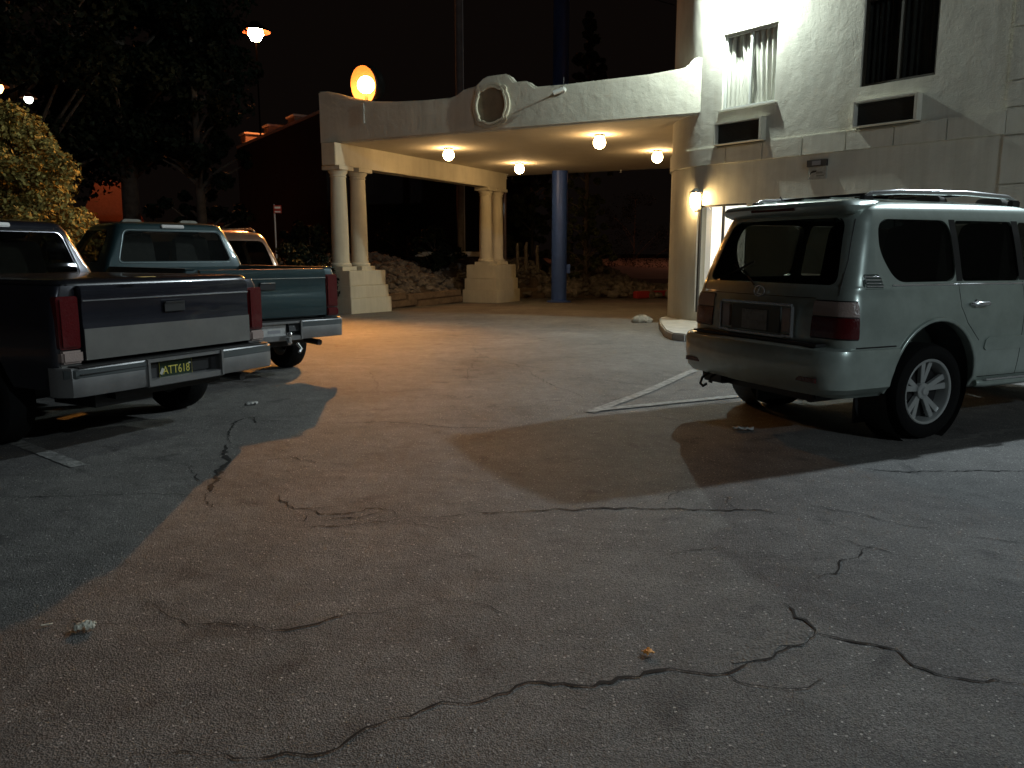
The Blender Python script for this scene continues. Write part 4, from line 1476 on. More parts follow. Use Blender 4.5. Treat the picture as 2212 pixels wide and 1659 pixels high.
    RWp = rounded([(-.74, hz + .09), (.74, hz + .09), (.62, cz - .115), (-.62, cz - .115)], .06, 5)
    FWp = rounded([(-.74, hz + .09), (.74, hz + .09), (.60, cz - .10), (-.60, cz - .10)], .06, 5)
    SWp = rounded([(2.62, hz + .08), (3.78, hz + .08), (3.42, cz - .10), (2.66, cz - .10)], .06, 5)
    cut = [cabin]
    c = MB(); c.prism([(x, z) for x, z in SWp], -1.3, 1.3, Matrix.Rotation(R(90), 4, 'X')); cut.append(c)
    MX = Matrix(((0, 0, 1, 0), (1, 0, 0, 0), (0, 1, 0, 0), (0, 0, 0, 1)))
    c = MB(); c.prism(RWp, 2.0, 2.72, MX); cut.append(c)
    c = MB(); c.prism(FWp, 3.3, 4.4, MX); cut.append(c)
    c = MB(); c.lathe([(.47, -1.2), (.47, -.6)], 36, Matrix.Translation((4.4, 0, .40)) @ Matrix.Rotation(R(90), 4, 'X')); cut.append(c)
    c = MB(); c.lathe([(.47, .6), (.47, 1.2)], 36, Matrix.Translation((4.4, 0, .40)) @ Matrix.Rotation(R(90), 4, 'X')); cut.append(c)
    carve(cb_, cut, smooth=32)
    for sd in (1, -1):
        obj('side_window', patch(trc, SWp, 'y', sd, -.010, back=.004), M_TINT2, v, smooth=60)
        sm = MB()
        seam(trc, [(2.55, hz + .02), (2.55, .55), (3.85, .55), (3.88, hz)], 'y', sd, .004, mb=sm)
        obj('panel_gap', sm, M_BLACK, v)
        hit = trc.ray_cast(Vector((3.72, sd * 3, hz + .14)), Vector((0, -sd, 0)))[0]
        q = MB(); q.box(hit + Vector((0, sd * .14, .04)), (.09, .20, .15)); q.tube([hit, hit + Vector((0, sd * .1, .02))], .02, 8); obj('door_mirror', q, M_BLACK, v, bevel=.02)
        q = MB(); hit = trc.ray_cast(Vector((2.7, sd * 3, hz - .12)), Vector((0, -sd, 0)))[0]
        q.box(hit + Vector((0, sd * .012, 0)), (.16, .025, .05)); obj('door_handle', q, M_BLACK, v, bevel=.006)
        q = MB(); q.box((5.20, sd * .72, .88), (.14, .36, .18)); obj('headlight', q, M_CLEAR, v, bevel=.02)
    obj('rear_window', patch(trc, RWp, 'x', -1, -.008, back=.004), M_TINT2 if not two_tone else M_TINT, v, smooth=60)
    obj('windscreen', patch(trc, FWp, 'x', 1, -.008, back=.004), M_TINT2, v, smooth=60)
    # bright rubber-and-metal edge of the rear window
    q = MB()
    rp = rounded([(-.755, hz + .075), (.755, hz + .075), (.635, cz - .10), (-.635, cz - .10)], .07, 5)
    pts = []
    for y, z in rp:
        h_ = trc.ray_cast(Vector((-1, y, z)), Vector((1, 0, 0)))[0]
        if h_ is not None:
            pts.append(h_ + Vector((-.002, 0, 0)))
    q.tube(pts, .007, 6, closed=True)
    obj('window_surround', q, M_BLACK if two_tone else mat('teal_trim', (.16, .20, .20), .3, .3), v, smooth=60)
    h_ = trc.ray_cast(Vector((-1, 0, cz - .055)), Vector((1, 0, 0)))[0]
    q = MB(); q.box(h_ + Vector((-.012, 0, 0)), (.03, .30, .042), ry=.25); obj('brake_light', q, mat('high_brake_lens', (.55, .53, .50), .3), v, bevel=.008)
    q = MB(); q.box((5.27, 0, .88), (.05, 1.0, .22)); q.box((5.31, 0, .56), (.12, 1.9, .18)); obj('front_bumper', q, M_CHROME, v, bevel=.03)
    q = MB(); q.box((3.1, 0, hz - .10), (1.4, 1.6, .02)); q.box((3.85, 0, hz), (.25, 1.5, .12)); obj('cabin_floor', q, M_BLACK, v)
    for y in (-.38, .38):
        seat(v, 2.72, y, hz - .22, wd=.52, m=mat('cloth_grey', (.20, .19, .16), .9, noise=.2))
    st = MB(); st.tube([(3.45 + .05 * math.sin(a), .4 + .19 * math.cos(a), hz + .12 + .17 * math.sin(a)) for a in [2 * math.pi * k / 20 for k in range(20)]], .012, 6, closed=True)
    obj('steering_wheel', st, M_BLACK, v)
    q = MB(); q.box((3.42, 0, cz - .16), (.02, .20, .06)); obj('rear_view_mirror', q, M_BLACK, v)
    if cover:
        cv = loft([(th - .02, .19, 2.28, W2 - .10, .08, .05, 0, 0), (th + .012, .19, 2.28, W2 - .09, .08, .05, 0, 0), (th + .035, .215, 2.26, W2 - .12, .08, .05, 0, 0), (th + .045, .32, 2.15, W2 - .25, .08, .05, 0, 0), (th + .05, .6, 1.9, W2 - .5, .08, .05, 0, 0)], ns=10)
        obj('bed_cover', cv, mat('cover_black', (.012, .013, .016), .25, coat=.4), v, smooth=50)
    else:
        # inner rails
        q = MB()
        for s in (1, -1):
            q.box((1.2, s * .86, th + .008), (2.1, .12, .016))
        obj('bed_rail', q, PU, v, bevel=.005)
        q = MB(); q.box((1.19, 0, .712), (2.02, 1.56, .012)); obj('bed_floor', q, M_BLACK, v)
        q = MB(); q.box((2.245, 0, .98), (.03, 1.56, th - .74)); obj('bed_front_panel', q, PU, v)
    return v


SUV = (1.89, 6.60, R(24.9))
T1 = (-2.58, 6.32, R(152))
T2 = (-2.67, 9.0, R(136.5))


def resize(v, s, sz):
    """fit the real proportions; wheels stay round"""
    v.scale = (s, s, sz)
    for c in v.children:
        if c.name.startswith('wheel') and c.type == 'EMPTY':
            c.scale = (1, 1, s / sz)
            c.location.z *= s / sz


resize(big_wagon(), .975, 1.05)
NAVY = carpaint('paint_midnight', (0.020, 0.021, 0.029), .26, .3)
SILV = carpaint('paint_silver', (0.15, 0.145, 0.132), .5, .1)
TEAL = carpaint('paint_teal', (0.021, 0.046, 0.050), .38, .25)
pickup('parked_pickup', 'midnight blue pickup with silver lower tailgate and black bed cover', T1[:2], T1[2], True, NAVY, SILV, 'ATT618', True)
resize(pickup('parked_pickup', 'teal pickup with open bed, pale number plate and tow hitch', T2[:2], T2[2], False, TEAL, TEAL, None, False), .99, 1.04)


def small_suv(loc, rz):
    v = thing('parked_estate_car', 'dark sport utility car catching orange light behind the teal pickup', 'car', (*loc, 0), rz)
    P = carpaint('paint_dark_brown', (0.20, 0.11, 0.07), .3, .4)
    keys = [(.32, .15, 4.3, .82, .12, .3, .05, .02), (.45, .05, 4.4, .87, .14, .3, .05, .02), (.75, .05, 4.42, .89, .14, .3, .05, .02), (.98, .09, 4.3, .88, .12, .3, .05, .02), (1.05, .11, 3.35, .86, .12, .25, .05, .02), (1.30, .20, 3.0, .80, .12, .2, .05, .02), (1.60, .34, 2.6, .70, .12, .2, .06, .02), (1.67, .42, 2.45, .65, .13, .2, .07, .02), (1.71, .60, 2.2, .5, .15, .2, .07, .03), (1.715, .9, 1.9, .3, .15, .15, .05, .03)]
    m = loft(interp_levels(keys, 3))
    tr = bvh(m)
    o = obj('body', m, P, v)
    cut = [loft([(.95, .24, 3.1, .80, .1, .2, .05, .02), (1.30, .30, 2.85, .74, .1, .2, .05, .02), (1.62, .44, 2.4, .62, .1, .2, .05, .02)])]
    for wx in (.95, 3.55):
        c = MB(); c.lathe([(.40, -1.1), (.40, 1.1)], 32, Matrix.Translation((wx, 0, .34)) @ Matrix.Rotation(R(90), 4, 'X')); cut.append(c)
    RWp = rounded([(-.70, 1.08), (.70, 1.08), (.60, 1.56), (-.60, 1.56)], .08, 5)
    SWp = [rounded([(.45, 1.09), (1.25, 1.09), (1.25, 1.54), (.55, 1.54)], .07, 5), rounded([(1.33, 1.09), (2.85, 1.09), (2.5, 1.54), (1.33, 1.54)], .06, 5)]
    MX = Matrix(((0, 0, 1, 0), (1, 0, 0, 0), (0, 1, 0, 0), (0, 0, 0, 1)))
    c = MB(); c.prism(RWp, -.2, .55, MX); cut.append(c)
    for s in SWp:
        c = MB(); c.prism(s, -1.3, 1.3, Matrix.Rotation(R(90), 4, 'X')); cut.append(c)
    carve(o, cut, smooth=32)
    obj('rear_window', patch(tr, RWp, 'x', -1, -.006, back=.004), M_TINT, v, smooth=60)
    for s in SWp:
        for sd in (1, -1):
            obj('side_window', patch(tr, s, 'y', sd, -.008, back=.004), M_TINT, v, smooth=60)
    for sd in (1, -1):
        q = MB(); q.tube([(.55, sd * .56, 1.70), (.7, sd * .57, 1.74), (2.1, sd * .57, 1.75), (2.3, sd * .56, 1.70)], .014, 8); obj('roof_rail', q, M_CHROME, v, smooth=60)
        q = MB(); q.box((.10, sd * .78, .92), (.12, .14, .22)); obj('tail_light', q, M_RED, v, bevel=.02)
    for wx in (.95, 3.55):
        for y in (-.76, .76):
            wheel(v, wx, y, .34, .22, .20, 5, False)
    q = MB(); q.box((.03, 0, .55), (.12, 1.7, .2)); obj('rear_bumper', q, P, v, bevel=.04)
    q = MB(); q.box((.07, 0, .82), (.01, .31, .155)); obj('number_plate', q, mat('plate_pale', (.46, .46, .44), .45), v)
    q = MB(); q.box((1.7, 0, .98), (2.6, 1.5, .02)); obj('cabin_floor', q, M_BLACK, v)
    for y in (-.38, .38):
        seat(v, 2.1, y, .95)
    return v


resize(small_suv((-4.10, 12.1), R(133)), 1.02, 1.06)

# ================================================================ BACKGROUND
# timbers edging the planted bank
rng = random.Random(3)


def timber(pa, pb, z, h, label, wd=.2):
    pa, pb = Vector(pa), Vector(pb)
    d = pb - pa
    m = MB(); m.box((0, 0, h / 2), (d.length, wd, h * .96))
    o = obj('landscape_timber', m, M_WOOD, None, bevel=.02)
    c = (pa + pb) / 2
    o.location = (c.x, c.y, z)
    o.rotation_euler = (0, rng.uniform(-.01, .01), math.atan2(d.y, d.x))
    tag(o, label, 'timber', 'timbers edging the rock bank')


def gnd(u, v, z=0.0):
    p = G(u, v, z)
    return (p.x, p.y)


e0 = Vector(gnd(818, 667, -.03)); e1 = Vector(gnd(992, 652, -.13))
dd = (e1 - e0)
timber(e0, e0 + dd * .40, -.05, .20, 'weathered timber on the ground beside the plinth behind the teal pickup, lower course')
timber(e0 + dd * .41, e0 + dd * 1.02, -.12, .20, 'longer lower timber running back to the far plinth')
timber(e0 + dd * .02, e0 + dd * .27, .15, .19, 'short timber on top of the lower course nearest the plinth')
timber(e0 + dd * .29, e0 + dd * .99, .10, .18, 'long upper timber leading to the far plinth')
f0 = Vector(gnd(1100, 645, -.16)); f1 = Vector(gnd(1226, 640, -.16)); f2 = Vector(gnd(1345, 642, -.16))
timber(f0, f1, -.16, .36, 'timber edging between the far plinth and the blue pole', .2)
timber(f1 + (f1 - f0) * .01, f2, -.16, .30, 'timber edging from the blue pole towards the red kerb', .2)
r0 = Vector(gnd(1372, 645, -.16)); r1 = Vector(gnd(1500, 640, -.16))
q = MB(); q.box((0, 0, .13), ((r1 - r0).length, .3, .26)); k = struct('red_kerb', q, mat('red_paint', (.42, .035, .04), .7, noise=.2), bevel=.03)
c = (r0 + r1) / 2; k.location = (c.x, c.y, -.16); k.rotation_euler = (0, 0, math.atan2((r1 - r0).y, (r1 - r0).x))


# rock bank: earth sheet with hummocks and many rocks
def bank_h(x, y):
    """height of the planted bank"""
    # distance behind the edging line
    ex, ey = e0.x, e0.y
    t = (Vector((x, y)) - e0).dot(Vector((-dd.y, dd.x)).normalized()) if x < e1.x + .5 else y - (f0.y + .1)
    t = max(0, t)
    left = 1.45 * (1 - math.exp(-t / 2.2))
    bump_ = .10 * math.sin(x * 2.1 + y) + .08 * math.sin(x * 3.7 - y * 2.3)
    s = 1.0
    if x > .6:
        s = max(0.0, 1 - (x - .6) / 1.0) if x < 1.6 else 0
    r = 0.0
    if x > 1.6:
        r = 1.15 * math.exp(-((x - 3.0) / 1.5) ** 2) * (1 - math.exp(-t / 1.8))
        r += .22 * (1 - math.exp(-t / 2))
    return -.14 + s * (left + bump_ * min(1, t)) + r + (.25 * min(1, t / 2) if .6 < x <= 1.9 else 0)


xs = np.linspace(-16, 9, 90)
ys = np.linspace(19.5, 44, 80)


def inbank(x, y):
    if x < e1.x + .5:
        return (Vector((x, y)) - e0).dot(Vector((-dd.y, dd.x)).normalized())
    return y - (f0.y + .05)


vs = [(x, y, bank_h(x, y) if inbank(x, y) > 0 else -.5) for y in ys for x in xs]
nx = len(xs)
fs = [(j * nx + i, j * nx + i + 1, (j + 1) * nx + i + 1, (j + 1) * nx + i) for j in range(len(ys) - 1) for i in range(nx - 1)
      if max(vs[q][2] for q in (j * nx + i, j * nx + i + 1, (j + 1) * nx + i + 1, (j + 1) * nx + i)) > -.45]
M_EARTH = mat('earth', (.10, .075, .055), .95, noise=.4, nscale=4, bump=.8, bscale=18)
struct('planted_bank_terrain', (vs, fs), M_EARTH, smooth=60)
rk = MB()
for i in range(2300):
    while True:
        if rng.random() < .45:
            x, y = rng.uniform(1.2, 7.5), rng.uniform(26.2, 33)
        else:
            x, y = rng.uniform(-7, 1.4), rng.uniform(21, 33)
        t = inbank(x, y)
        if t > .15:
            break
    s = rng.uniform(.06, .19) * (1.3 if x > 1.2 else 1)
    z = bank_h(x, y) + s * .3
    n0 = len(rk.v)
    pts = []
    ph = (1 + 5 ** .5) / 2
    ico = [(-1, ph, 0), (1, ph, 0), (-1, -ph, 0), (1, -ph, 0), (0, -1, ph), (0, 1, ph), (0, -1, -ph), (0, 1, -ph), (ph, 0, -1), (ph, 0, 1), (-ph, 0, -1), (-ph, 0, 1)]
    fc = [(0, 11, 5), (0, 5, 1), (0, 1, 7), (0, 7, 10), (0, 10, 11), (1, 5, 9), (5, 11, 4), (11, 10, 2), (10, 7, 6), (7, 1, 8), (3, 9, 4), (3, 4, 2), (3, 2, 6), (3, 6, 8), (3, 8, 9), (4, 9, 5), (2, 4, 11), (6, 2, 10), (8, 6, 7), (9, 8, 1)]
    a = rng.uniform(0, 6.28); ca, sa = math.cos(a), math.sin(a)
    sx, sy, sz = rng.uniform(.7, 1.3), rng.uniform(.7, 1.1), rng.uniform(.5, .9)
    for p in ico:
        j_ = rng.uniform(.75, 1.15) * s / 1.9
        px, py, pz = p[0] * sx * j_, p[1] * sy * j_, p[2] * sz * j_
        pts.append((x + px * ca - py * sa, y + px * sa + py * ca, z + pz))
    rk.add(pts, fc)
rocks = obj('bank_rubble', rk, mat('rock', (.17, .155, .135), .95, noise=.5, nscale=3, bump=.5, bscale=30), None, fix=False)
rocks['kind'] = 'stuff'
# concrete ledge on top of the bank
q = MB(); q.box((0, 0, 0), (3.0, .35, .18)); lg = obj('concrete_ledge', q, M_CONC, None, bevel=.02); lg.location = (-2.1, 30.3, 1.42); lg.rotation_euler = (0, 0, -.08)
tag(lg, 'low concrete ledge on top of the rock bank behind the far columns', 'ledge')

# poles
def pole(name, u, Y, r, z0, z1, m, label, cat, taper=1.0, n=28, extra=None):
    x = (u - 1106) / F * Y * math.cos(PITCH) * 1.0
    b = MB(); b.lathe([(r, z0), (r * taper, z1)], n)
    t = thing(name, label, cat, (x, Y, 0))
    obj('shaft', b, m, t, smooth=40)
    return t


Mb = mat('blue_paint', (.05, .12, .46), .40, .1, noise=.15, nscale=1.2)
t_ = pole('sign_pole', 1208, 27.0, .255, -.16, 13, Mb, 'thick blue painted round pole rising behind the canopy', 'pole')
q = MB(); q.box((.30, -.05, .95), (.12, .16, .30)); obj('junction_box', q, Mb, t_, bevel=.01)
q = MB(); q.lathe([(.40, -.16), (.40, -.12), (.26, -.10)], 28); obj('base_flange', q, Mb, t_)
t_ = pole('utility_pole', 996, 31.5, .145, 1.2, 15, mat('pole_wood', (.14, .12, .11), .8, noise=.3, nscale=3, bump=.4, bscale=30), 'dark round utility pole beyond the rock bank', 'pole', .9)
q = MB(); q.tube([(.15, -.03, 1.3), (.15, -.03, 15)], .02, 6); obj('conduit', q, mat('edge_highlight_grey', (.45, .43, .42), .5), t_)  # pale tube stands in for the highlight down the pole's right edge
t_ = pole('light_pole', 1091, 31.0, .055, 1.0, 5.0, mat('pole_mauve', (.26, .21, .24), .5), 'thin pale pole rising right beside the far columns', 'pole', .8, 12)
q = MB(); q.lathe([(0, 3.12), (.05, 3.15), (.06, 3.22), (.04, 3.28), (0, 3.3)], 12, Matrix.Translation((-.16, 0, 0))); q.lathe([(0, 2.96), (.05, 2.98), (.055, 3.04), (.0, 3.08)], 12, Matrix.Translation((-.16, 0, 0)))
obj('lamp_glass', q, emis('pale_lamp', (.75, 1, .9), 1.6), t_, smooth=60)
q = MB(); q.tube([(-.16, 0, 3.3), (0, 0, 3.33)], .012, 6); obj('bracket', q, M_BLACK, t_)

# stumps / cut posts on the bank
for (u, v, z, h, lab) in ((1118, 545, 1.42, .38, 'short pale post on the bank just right of the far columns'), (1137, 547, 1.38, .46, 'taller leaning cut post left of the blue pole'), (1163, 545, 1.3, .42, 'jagged broken stump beside the blue pole')):
    x = (u - 1106) / F * 28.6 * .987
    b = MB(); b.tube([(0, 0, -.5), (rng.uniform(-.05, .05), 0, h * .6), (rng.uniform(-.1, .1), 0, h)], [.06, .055, .04], 8)
    tag(obj('stump', b, mat('dead_wood', (.10, .09, .075), .95, noise=.4, bump=.6), None, loc=(x, 28.6, z)), lab, 'stump', 'cut posts on the bank')


# ---------------------------------------------------------------- foliage
def leaf_cloud(centers, radii, per, leaf, rs, flat=0.6):
    """quads scattered through many small clumps"""
    r = np.random.RandomState(rs)
    C = np.repeat(np.array(centers), per, 0)
    Rr = np.repeat(np.array(radii), per)[:, None]
    n = len(C)
    d = r.normal(size=(n, 3))
    d /= np.linalg.norm(d, axis=1)[:, None]
    rad = r.uniform(.35, 1, (n, 1)) ** .6
    Pp = C + d * rad * Rr * np.array([1, 1, .8])
    nrm = d * .6 + r.normal(size=(n, 3)) * .6 + np.array([0, 0, .4])
    nrm /= np.linalg.norm(nrm, axis=1)[:, None]
    a = np.cross(nrm, r.normal(size=(n, 3)))
    a /= np.linalg.norm(a, axis=1)[:, None]
    b = np.cross(nrm, a)
    sz = leaf * r.uniform(.6, 1.3, (n, 1))
    v0, v1, v2, v3 = Pp - a * sz, Pp + b * sz * flat, Pp + a * sz, Pp - b * sz * flat
    V = np.stack([v0, v1, v2, v3], 1).reshape(-1, 3)
    Fc = np.arange(4 * n).reshape(-1, 4)
    return V, Fc


def mesh_np(name, V, Fc, m, parent):
    me = bpy.data.meshes.new(name)
    me.from_pydata(V.tolist(), [], Fc.tolist())
    me.materials.append(m)
    o = bpy.data.objects.new(name, me)
    COL.objects.link(o)
    o.parent = parent
    return o


def leafmat(name, col):
    m = mat(name, col, .7, noise=.55, nscale=1.8, spec=.12)
    return m


def tree(name, label, base, height, crown_r, crown_z0, m, leaf=.14, nclump=90, per=160, seed=1, group=None, trunk_r=.2, shape='round', lean=0.0, cat='tree'):
    t = thing(name, label, cat, base, 0, group)
    r = random.Random(seed)
    cs, rr = [], []
    br = MB()
    zt = height
    br.tube([(0, 0, -.3), (lean * .3, .05, crown_z0), (lean * .7, 0, (crown_z0 + zt) / 2), (lean, 0, zt * .95)], [trunk_r, trunk_r * .8, trunk_r * .45, .02], 10)
    for i in range(nclump):
        s = r.random()
        z = crown_z0 + (zt - crown_z0) * s
        if shape == 'round':
            k = math.sin(math.pi * min(1, (s * .85 + .12))) ** .6
        elif shape == 'column':
            k = min(1, (1 - s) * 2.2) ** .7 * (0.8 + .2 * math.sin(s * 17))
        else:
            k = (1 - s) ** .8 * .95 + .08
        a = r.uniform(0, 6.28)
        q = crown_r * k * (r.random() ** .5) * r.uniform(.8, 1.12)
        x, y = q * math.cos(a) + lean * s, q * math.sin(a)
        cs.append((x, y, z))
        rr.append(r.uniform(.10, .24) * crown_r * (.6 if shape == 'column' else 1))
        if i % 3 == 0:
            zz = max(crown_z0 * .8, z - q * .7)
            br.tube([(lean * s * .8, 0, zz), (x * .5, y * .5, (z + zz) / 2 + .1), (x, y, z)], [trunk_r * .3, trunk_r * .18, .012], 5)
    V, Fc = leaf_cloud(cs, rr, per, leaf, seed)
    obj('trunk', br, mat('bark', (.09, .075, .06), .95, noise=.4, nscale=5, bump=.6), t, smooth=50)
    mesh_np('crown', V, Fc, m, t)
    return t


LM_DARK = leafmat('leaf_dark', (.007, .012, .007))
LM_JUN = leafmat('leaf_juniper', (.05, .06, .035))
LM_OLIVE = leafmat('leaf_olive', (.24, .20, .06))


def xat(u, Y):
    return (u - 1106) / F * Y * .987


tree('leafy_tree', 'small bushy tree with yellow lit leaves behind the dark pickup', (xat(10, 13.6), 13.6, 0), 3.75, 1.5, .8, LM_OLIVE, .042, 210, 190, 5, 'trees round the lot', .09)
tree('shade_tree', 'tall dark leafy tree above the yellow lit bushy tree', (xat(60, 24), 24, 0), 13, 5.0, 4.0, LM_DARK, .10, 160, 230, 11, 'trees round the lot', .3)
tree('shade_tree', 'tall dark leafy tree behind the cab of the teal pickup', (xat(290, 25), 25, 0), 12.5, 3.7, 4.4, LM_DARK, .10, 150, 200, 12, 'trees round the lot', .3)
tree('shade_tree', 'dark narrow tree by the slanted roofline', (xat(440, 24), 24, 0), 9.5, 1.6, .5, LM_DARK, .09, 110, 130, 13, 'trees round the lot', .22)
tree('columnar_juniper', 'tall dark columnar juniper right of the blue pole', (xat(1266, 30), 30, .4), 9.4, 1.15, .1, LM_JUN, .07, 220, 150, 21, 'junipers behind the canopy', .12, 'column')
tree('columnar_juniper', 'broad dark juniper between the far columns and the blue pole', (xat(1150, 36), 36, 1.0), 5.2, 1.6, .2, LM_JUN, .09, 120, 120, 22, 'junipers behind the canopy', .12, 'column')
for i, (u, Y, z, h, w_, lab) in enumerate(((880, 33, .9, 2.4, 1.6, 'sparse dark bush on the bank between the two column pairs'), (640, 19.5, .0, 1.6, 1.0, 'low dark bush left of the near columns'), (940, 30, .9, 1.4, 1.0, 'small dark bush nearer the far columns'), (670, 24, .1, 2.2, 1.2, 'taller dark bush behind the near columns'), (1370, 60, 0, 5.5, 3.5, 'distant dark bush beyond the pale street'))):
    tree('bush', lab, (xat(u, Y), Y, z), h, w_, .05, LM_DARK, .055, 60, 90, 40 + i, 'bushes behind the canopy', .05, cat='bush')

# far street, sodium lit
q = MB(); q.add([(3, 38, -.1), (60, 38, -.1), (60, 80, .95), (3, 80, .95)], [(0, 1, 2, 3)])
struct('street', q, mat('street_surface', (.26, .2, .18), .9, noise=.15, nscale=.8))

# dark building with the slanted parapet line
db = thing('dark_building', 'large dark building whose lit parapet edge slants up towards the canopy', 'building', (0, 0, 0))
pA = G(512, 316, 8.2); pB = G(700, 234, 8.2)
dv = (pB - pA).normalized(); nv = Vector((dv.y, -dv.x, 0)); ang = math.atan2(dv.y, dv.x)
Ld = (pB - pA).length
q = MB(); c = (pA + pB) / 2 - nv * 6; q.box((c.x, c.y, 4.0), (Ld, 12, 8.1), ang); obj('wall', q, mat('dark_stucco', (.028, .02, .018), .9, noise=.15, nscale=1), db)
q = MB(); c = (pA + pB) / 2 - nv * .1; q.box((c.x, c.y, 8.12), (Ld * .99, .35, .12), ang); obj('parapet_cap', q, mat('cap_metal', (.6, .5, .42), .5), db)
for (u, v, wd) in ((545, 286, 1.2), (592, 268, 1.0), (651, 248, 1.2)):
    p = G(u, v, 9.1)
    ub = thing('rooftop_unit', {545: 'leftmost lit metal box on the dark building roof', 592: 'middle lit metal box on the dark building roof', 651: 'lit metal box on the roof closest to the canopy'}[u], 'rooftop unit', (p.x, p.y, 8.05), ang, 'metal boxes on the dark roof')
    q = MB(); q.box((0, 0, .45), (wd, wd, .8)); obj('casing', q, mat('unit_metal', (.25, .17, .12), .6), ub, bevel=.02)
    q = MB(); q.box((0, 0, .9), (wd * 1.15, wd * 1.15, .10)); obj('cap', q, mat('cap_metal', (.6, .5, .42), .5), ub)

# low adobe house glowing orange at the far left
hp = G(232, 432, 4.2)
hs = thing('adobe_house', 'orange lit adobe house seen through the dark trees', 'house', (hp.x, hp.y, 0), math.atan2(hp.y, hp.x) - math.pi / 2)
q = MB(); q.prism([(-5, 0), (5, 0), (5, 2.9), (-5, 2.9)], -6, 0, Matrix.Rotation(R(90), 4, 'X') @ Matrix.Scale(-1, 4, Vector((0, 0, 1)))); obj('wall', q, mat('adobe', (.42, .2, .12), .9, noise=.15), hs)
q = MB(); q.prism([(-1.4, 2.9), (1.7, 2.9), (1.0, 5.0), (.2, 5.15), (-.5, 5.0)], -1, 0, Matrix.Rotation(R(90), 4, 'X') @ Matrix.Scale(-1, 4, Vector((0, 0, 1)))); obj('gable', q, mat('adobe', (.42, .2, .12), .9), hs)
q = MB(); q.box((0, -.3, 2.85), (10.4, .6, .12)); obj('eave', q, M_DARKF, hs)
hl = thing('porch_lamp', 'tiny orange lamp glowing on the adobe house', 'lamp', (hp.x, hp.y, 0), math.atan2(hp.y, hp.x) - math.pi / 2)
q = MB(); q.lathe([(0, 2.28), (.08, 2.31), (.09, 2.38), (.05, 2.45), (0, 2.46)], 12, Matrix.Translation((0, -.4, 0))); obj('globe', q, emis('porch_glass', (1, .35, .15), 60), hl, smooth=50)
q = MB(); q.tube([(0, -.4, 2.46), (0, 0, 2.5)], .02, 6); obj('bracket', q, M_BLACK, hl)
light('added_gable_spot', 'SPOT', 60, (1, .30, .10), (hp.x * .93, hp.y * .93, 6.5), None, .2)  # added spot without a fixture, lights the gable from in front
gl = bpy.data.objects['added_gable_spot']; gl.data.spot_size = R(50); gl.data.spot_blend = .6; aim(gl, Vector((hp.x * .07, hp.y * .07, -3.0)))


# street lamps
def street_lamp(u, v, Y, label, E, col, r, name='street_lamp', arm=.8):
    z = H + (YH - v) / F * Y
    z = next(zz for zz in np.arange(0.5, 40, .02) if G(u, v, zz).y * (1 if zz > H else -1) > 0 and zz > H + .3 and G(u, v, zz).y >= Y)
    x = G(u, v, z).x
    t = thing(name, label, 'street lamp', (x, Y, 0), 0, None)
    q = MB(); q.tube([(arm, 0, 0), (arm, 0, z - .6), (arm * .85, 0, z + .1), (0, 0, z + .32)], [.05, .045, .04, .03], 10); obj('post', q, mat('post_black', (.001, .001, .001), .9, spec=0), t, smooth=40)
    q = MB(); q.lathe([(0, z - r), (r * .6, z - r * .8), (r, z), (r * .8, z + r * .7), (0, z + r)], 20); obj('lamp_glass', q, emis('lamp_glass_' + label[:5], col, E / (4 * math.pi ** 2 * r * r)), t, smooth=60)
    q = MB(); q.lathe([(r * 1.9, z + r * .25), (r * 1.5, z + r * .7), (r * .6, z + r * 1.25), (0, z + r * 1.3)], 24, caps=False); obj('glow_saucer', q, mat('glow_enamel', (.02, .006, .002), .7, spec=.1), t, smooth=60)  # added saucer; its orange tint stands in for the glow round the lamp
    q = MB(); q.lathe([(r * .7, z + r * 1.27), (r * .5, z + r * 1.5), (0, z + r * 1.6)], 20); obj('hood', q, M_DARKF, t, smooth=50)
    return t


street_lamp(553, 74, 50, 'distant reddish orange street lamp high above the dark roofline', E_STREET, (1, .30, .09), .45, arm=.0)
street_lamp(67, 216, 18, 'white lamp shining through the top of the yellow lit tree', 4, (.9, 1, .85), .09, arm=-.6)
street_lamp(-6, 190, 17, 'orange lamp cut by the edge of the view above the bushy tree', 10, (1, .42, .12), .12, arm=-.6)

street_lamp(1620, 330, 62, 'street lamp over the far road hidden behind the hotel', 700, (1, .42, .25), .25, arm=.0)  # assumed source, added out of view so that the far road is lit

# power lines from the utility pole
for k_, (za, zb_) in enumerate(((13.6, 12.0), (12.7, 11.4))):
    q = MB()
    a_, b_2 = Vector((xat(996, 31.5), 31.5, za)), Vector((34, 48, zb_))
    q.tube([a_.lerp(b_2, t / 14) - Vector((0, 0, 1.1 * math.sin(math.pi * t / 14))) for t in range(15)], .018, 6)
    tag(obj('power_line', q, mat('wire', (.05, .05, .05), .6)), ('upper' if k_ == 0 else 'lower') + ' sagging power line running right from the utility pole', 'power line', 'power lines over the canopy')

# street sign beyond the vehicles
ss = thing('street_sign', 'small red and white sign on a thin post beyond the parked cars', 'sign', (xat(597, 21), 21, 0), 0)
zt = H + (YH - 447) / F * 21
q = MB(); q.tube([(-.0, 0, 0), (0, 0, zt + .02)], .022, 8); obj('post', q, mat('post_pale', (.4, .36, .33), .6), ss)
q = MB(); q.box((.09, -.03, zt - .10), (.20, .012, .20)); obj('sign_panel', q, mat('sign_red', (.35, .03, .02), .5), ss, bevel=.004)
q = MB(); q.box((.09, -.04, zt - .06), (.15, .006, .05)); q.box((.09, -.04, zt - .165), (.15, .006, .03)); obj('sign_stripe', q, mat('sign_white', (.7, .66, .6), .5), ss)

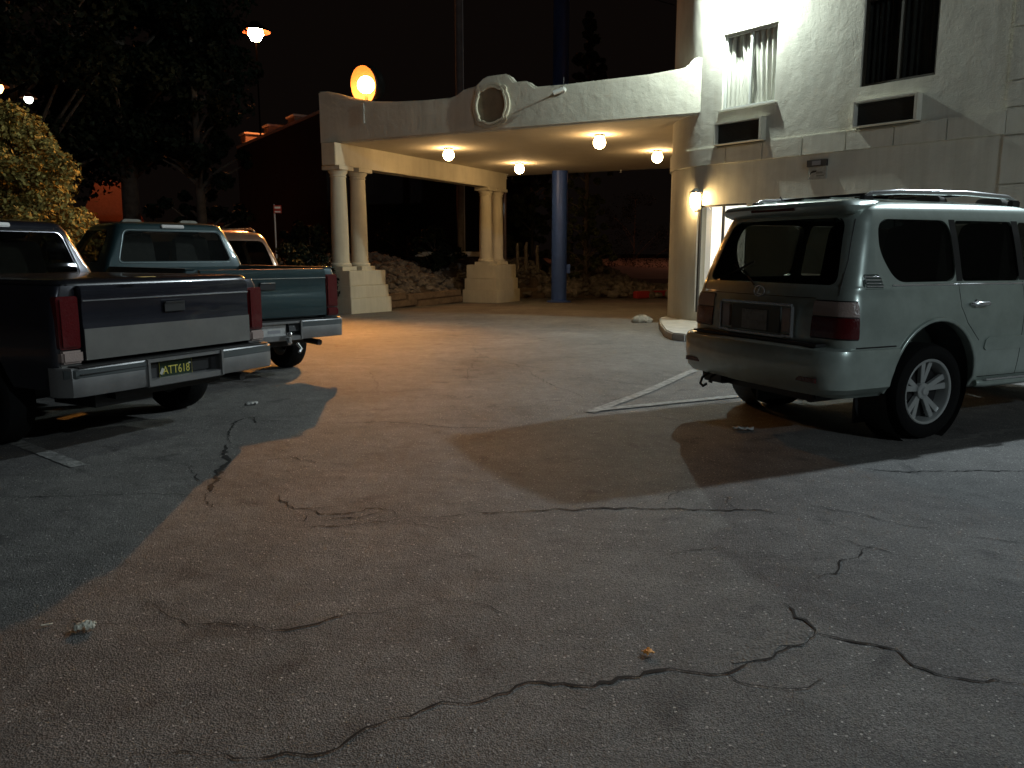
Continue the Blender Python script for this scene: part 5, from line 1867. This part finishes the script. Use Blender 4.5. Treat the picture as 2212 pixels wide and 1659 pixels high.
# things lying about
rp = G(1388, 697)
q = MB()
for (x, y, r_, sx) in ((-.07, 0, .13, 1.3), (.09, .04, .115, 1.1), (.0, .05, .14, 1.2)):
    q.lathe([(0, -.02), (r_ * .9, 0), (r_, r_ * .5), (r_ * .75, r_ * 1.05), (r_ * .35, r_ * 1.35), (0, r_ * 1.4)], 14, Matrix.Translation((x, y, 0)) @ Matrix.Diagonal((sx, 1, 1, 1)))
for i, p in enumerate(q.v):
    q.v[i] = (p[0] + rng.uniform(-.02, .02), p[1] + rng.uniform(-.02, .02), max(0, p[2] * .8 + rng.uniform(-.018, .018)))
tag(obj('boulder', q, mat('pale_rock', (.30, .28, .24), .9, noise=.35, nscale=9, bump=.6), None, smooth=50, loc=(rp.x, rp.y, 0)), 'pale lumpy rock on the asphalt at the hotel corner', 'rock')


def scrap(name, u, v, sx, sy, m, label, cat, rz=0.0, crumple=.02, h=.0, n=7, seed=1):
    p = G(u, v)
    r = random.Random(seed)
    V = []
    for j in range(n):
        for i in range(n):
            a, b = i / (n - 1) - .5, j / (n - 1) - .5
            V.append((a * sx + r.uniform(-1, 1) * crumple * .4, b * sy + r.uniform(-1, 1) * crumple * .4, .008 + abs(r.gauss(0, 1)) * crumple + h * (1 - 4 * a * a) * (1 - 4 * b * b)))
    f_ = [(j * n + i, j * n + i + 1, (j + 1) * n + i + 1, (j + 1) * n + i) for j in range(n - 1) for i in range(n - 1)]
    o = obj(name, (V, f_), m, None, smooth=20, loc=(p.x, p.y, 0))
    o.rotation_euler = (0, 0, rz)
    so = o.modifiers.new('s', 'SOLIDIFY')
    so.thickness = .002
    return tag(o, label, cat)


PAPER = mat('paper', (.62, .60, .50), .9, noise=.15, nscale=20)
scrap('crumpled_paper', 184, 1361, .075, .045, PAPER, 'crumpled cream paper scrap lying on the near asphalt', 'litter', .3, .007, .02, n=11, seed=2)
scrap('paper_strip', 100, 1353, .045, .010, PAPER, 'tiny white paper strip left of the crumpled paper scrap', 'litter', .5, .001, seed=3)
scrap('paper_scrap', 545, 873, .10, .14, mat('paper_grey', (.42, .42, .40), .9), 'small grey paper scrap on the shaded asphalt behind the pickups', 'litter', .2, .008, seed=4)
scrap('paper_scrap', 1604, 929, .16, .09, mat('paper_grey', (.42, .42, .40), .9), 'pale scrap in the shadow behind the wagon', 'litter', .1, .012, seed=5)
scrap('fallen_leaf', 1399, 1415, .038, .032, mat('orange_leaf', (.75, .33, .07), .6, noise=.2, nscale=60), 'curled orange leaf lying on the near asphalt', 'leaf', .6, .006, .006, seed=6)
# note on the bed cover of the dark pickup
_gp = G(313, 600, 1.285)
nt_ = scrap('paper_note', 100, 1353, .13, .08, mat('yellow_note', (.80, .66, .25), .8), 'yellow paper note lying on the black bed cover', 'paper', T1[2] + 1.5, .001, seed=7)
nt_.location = _gp
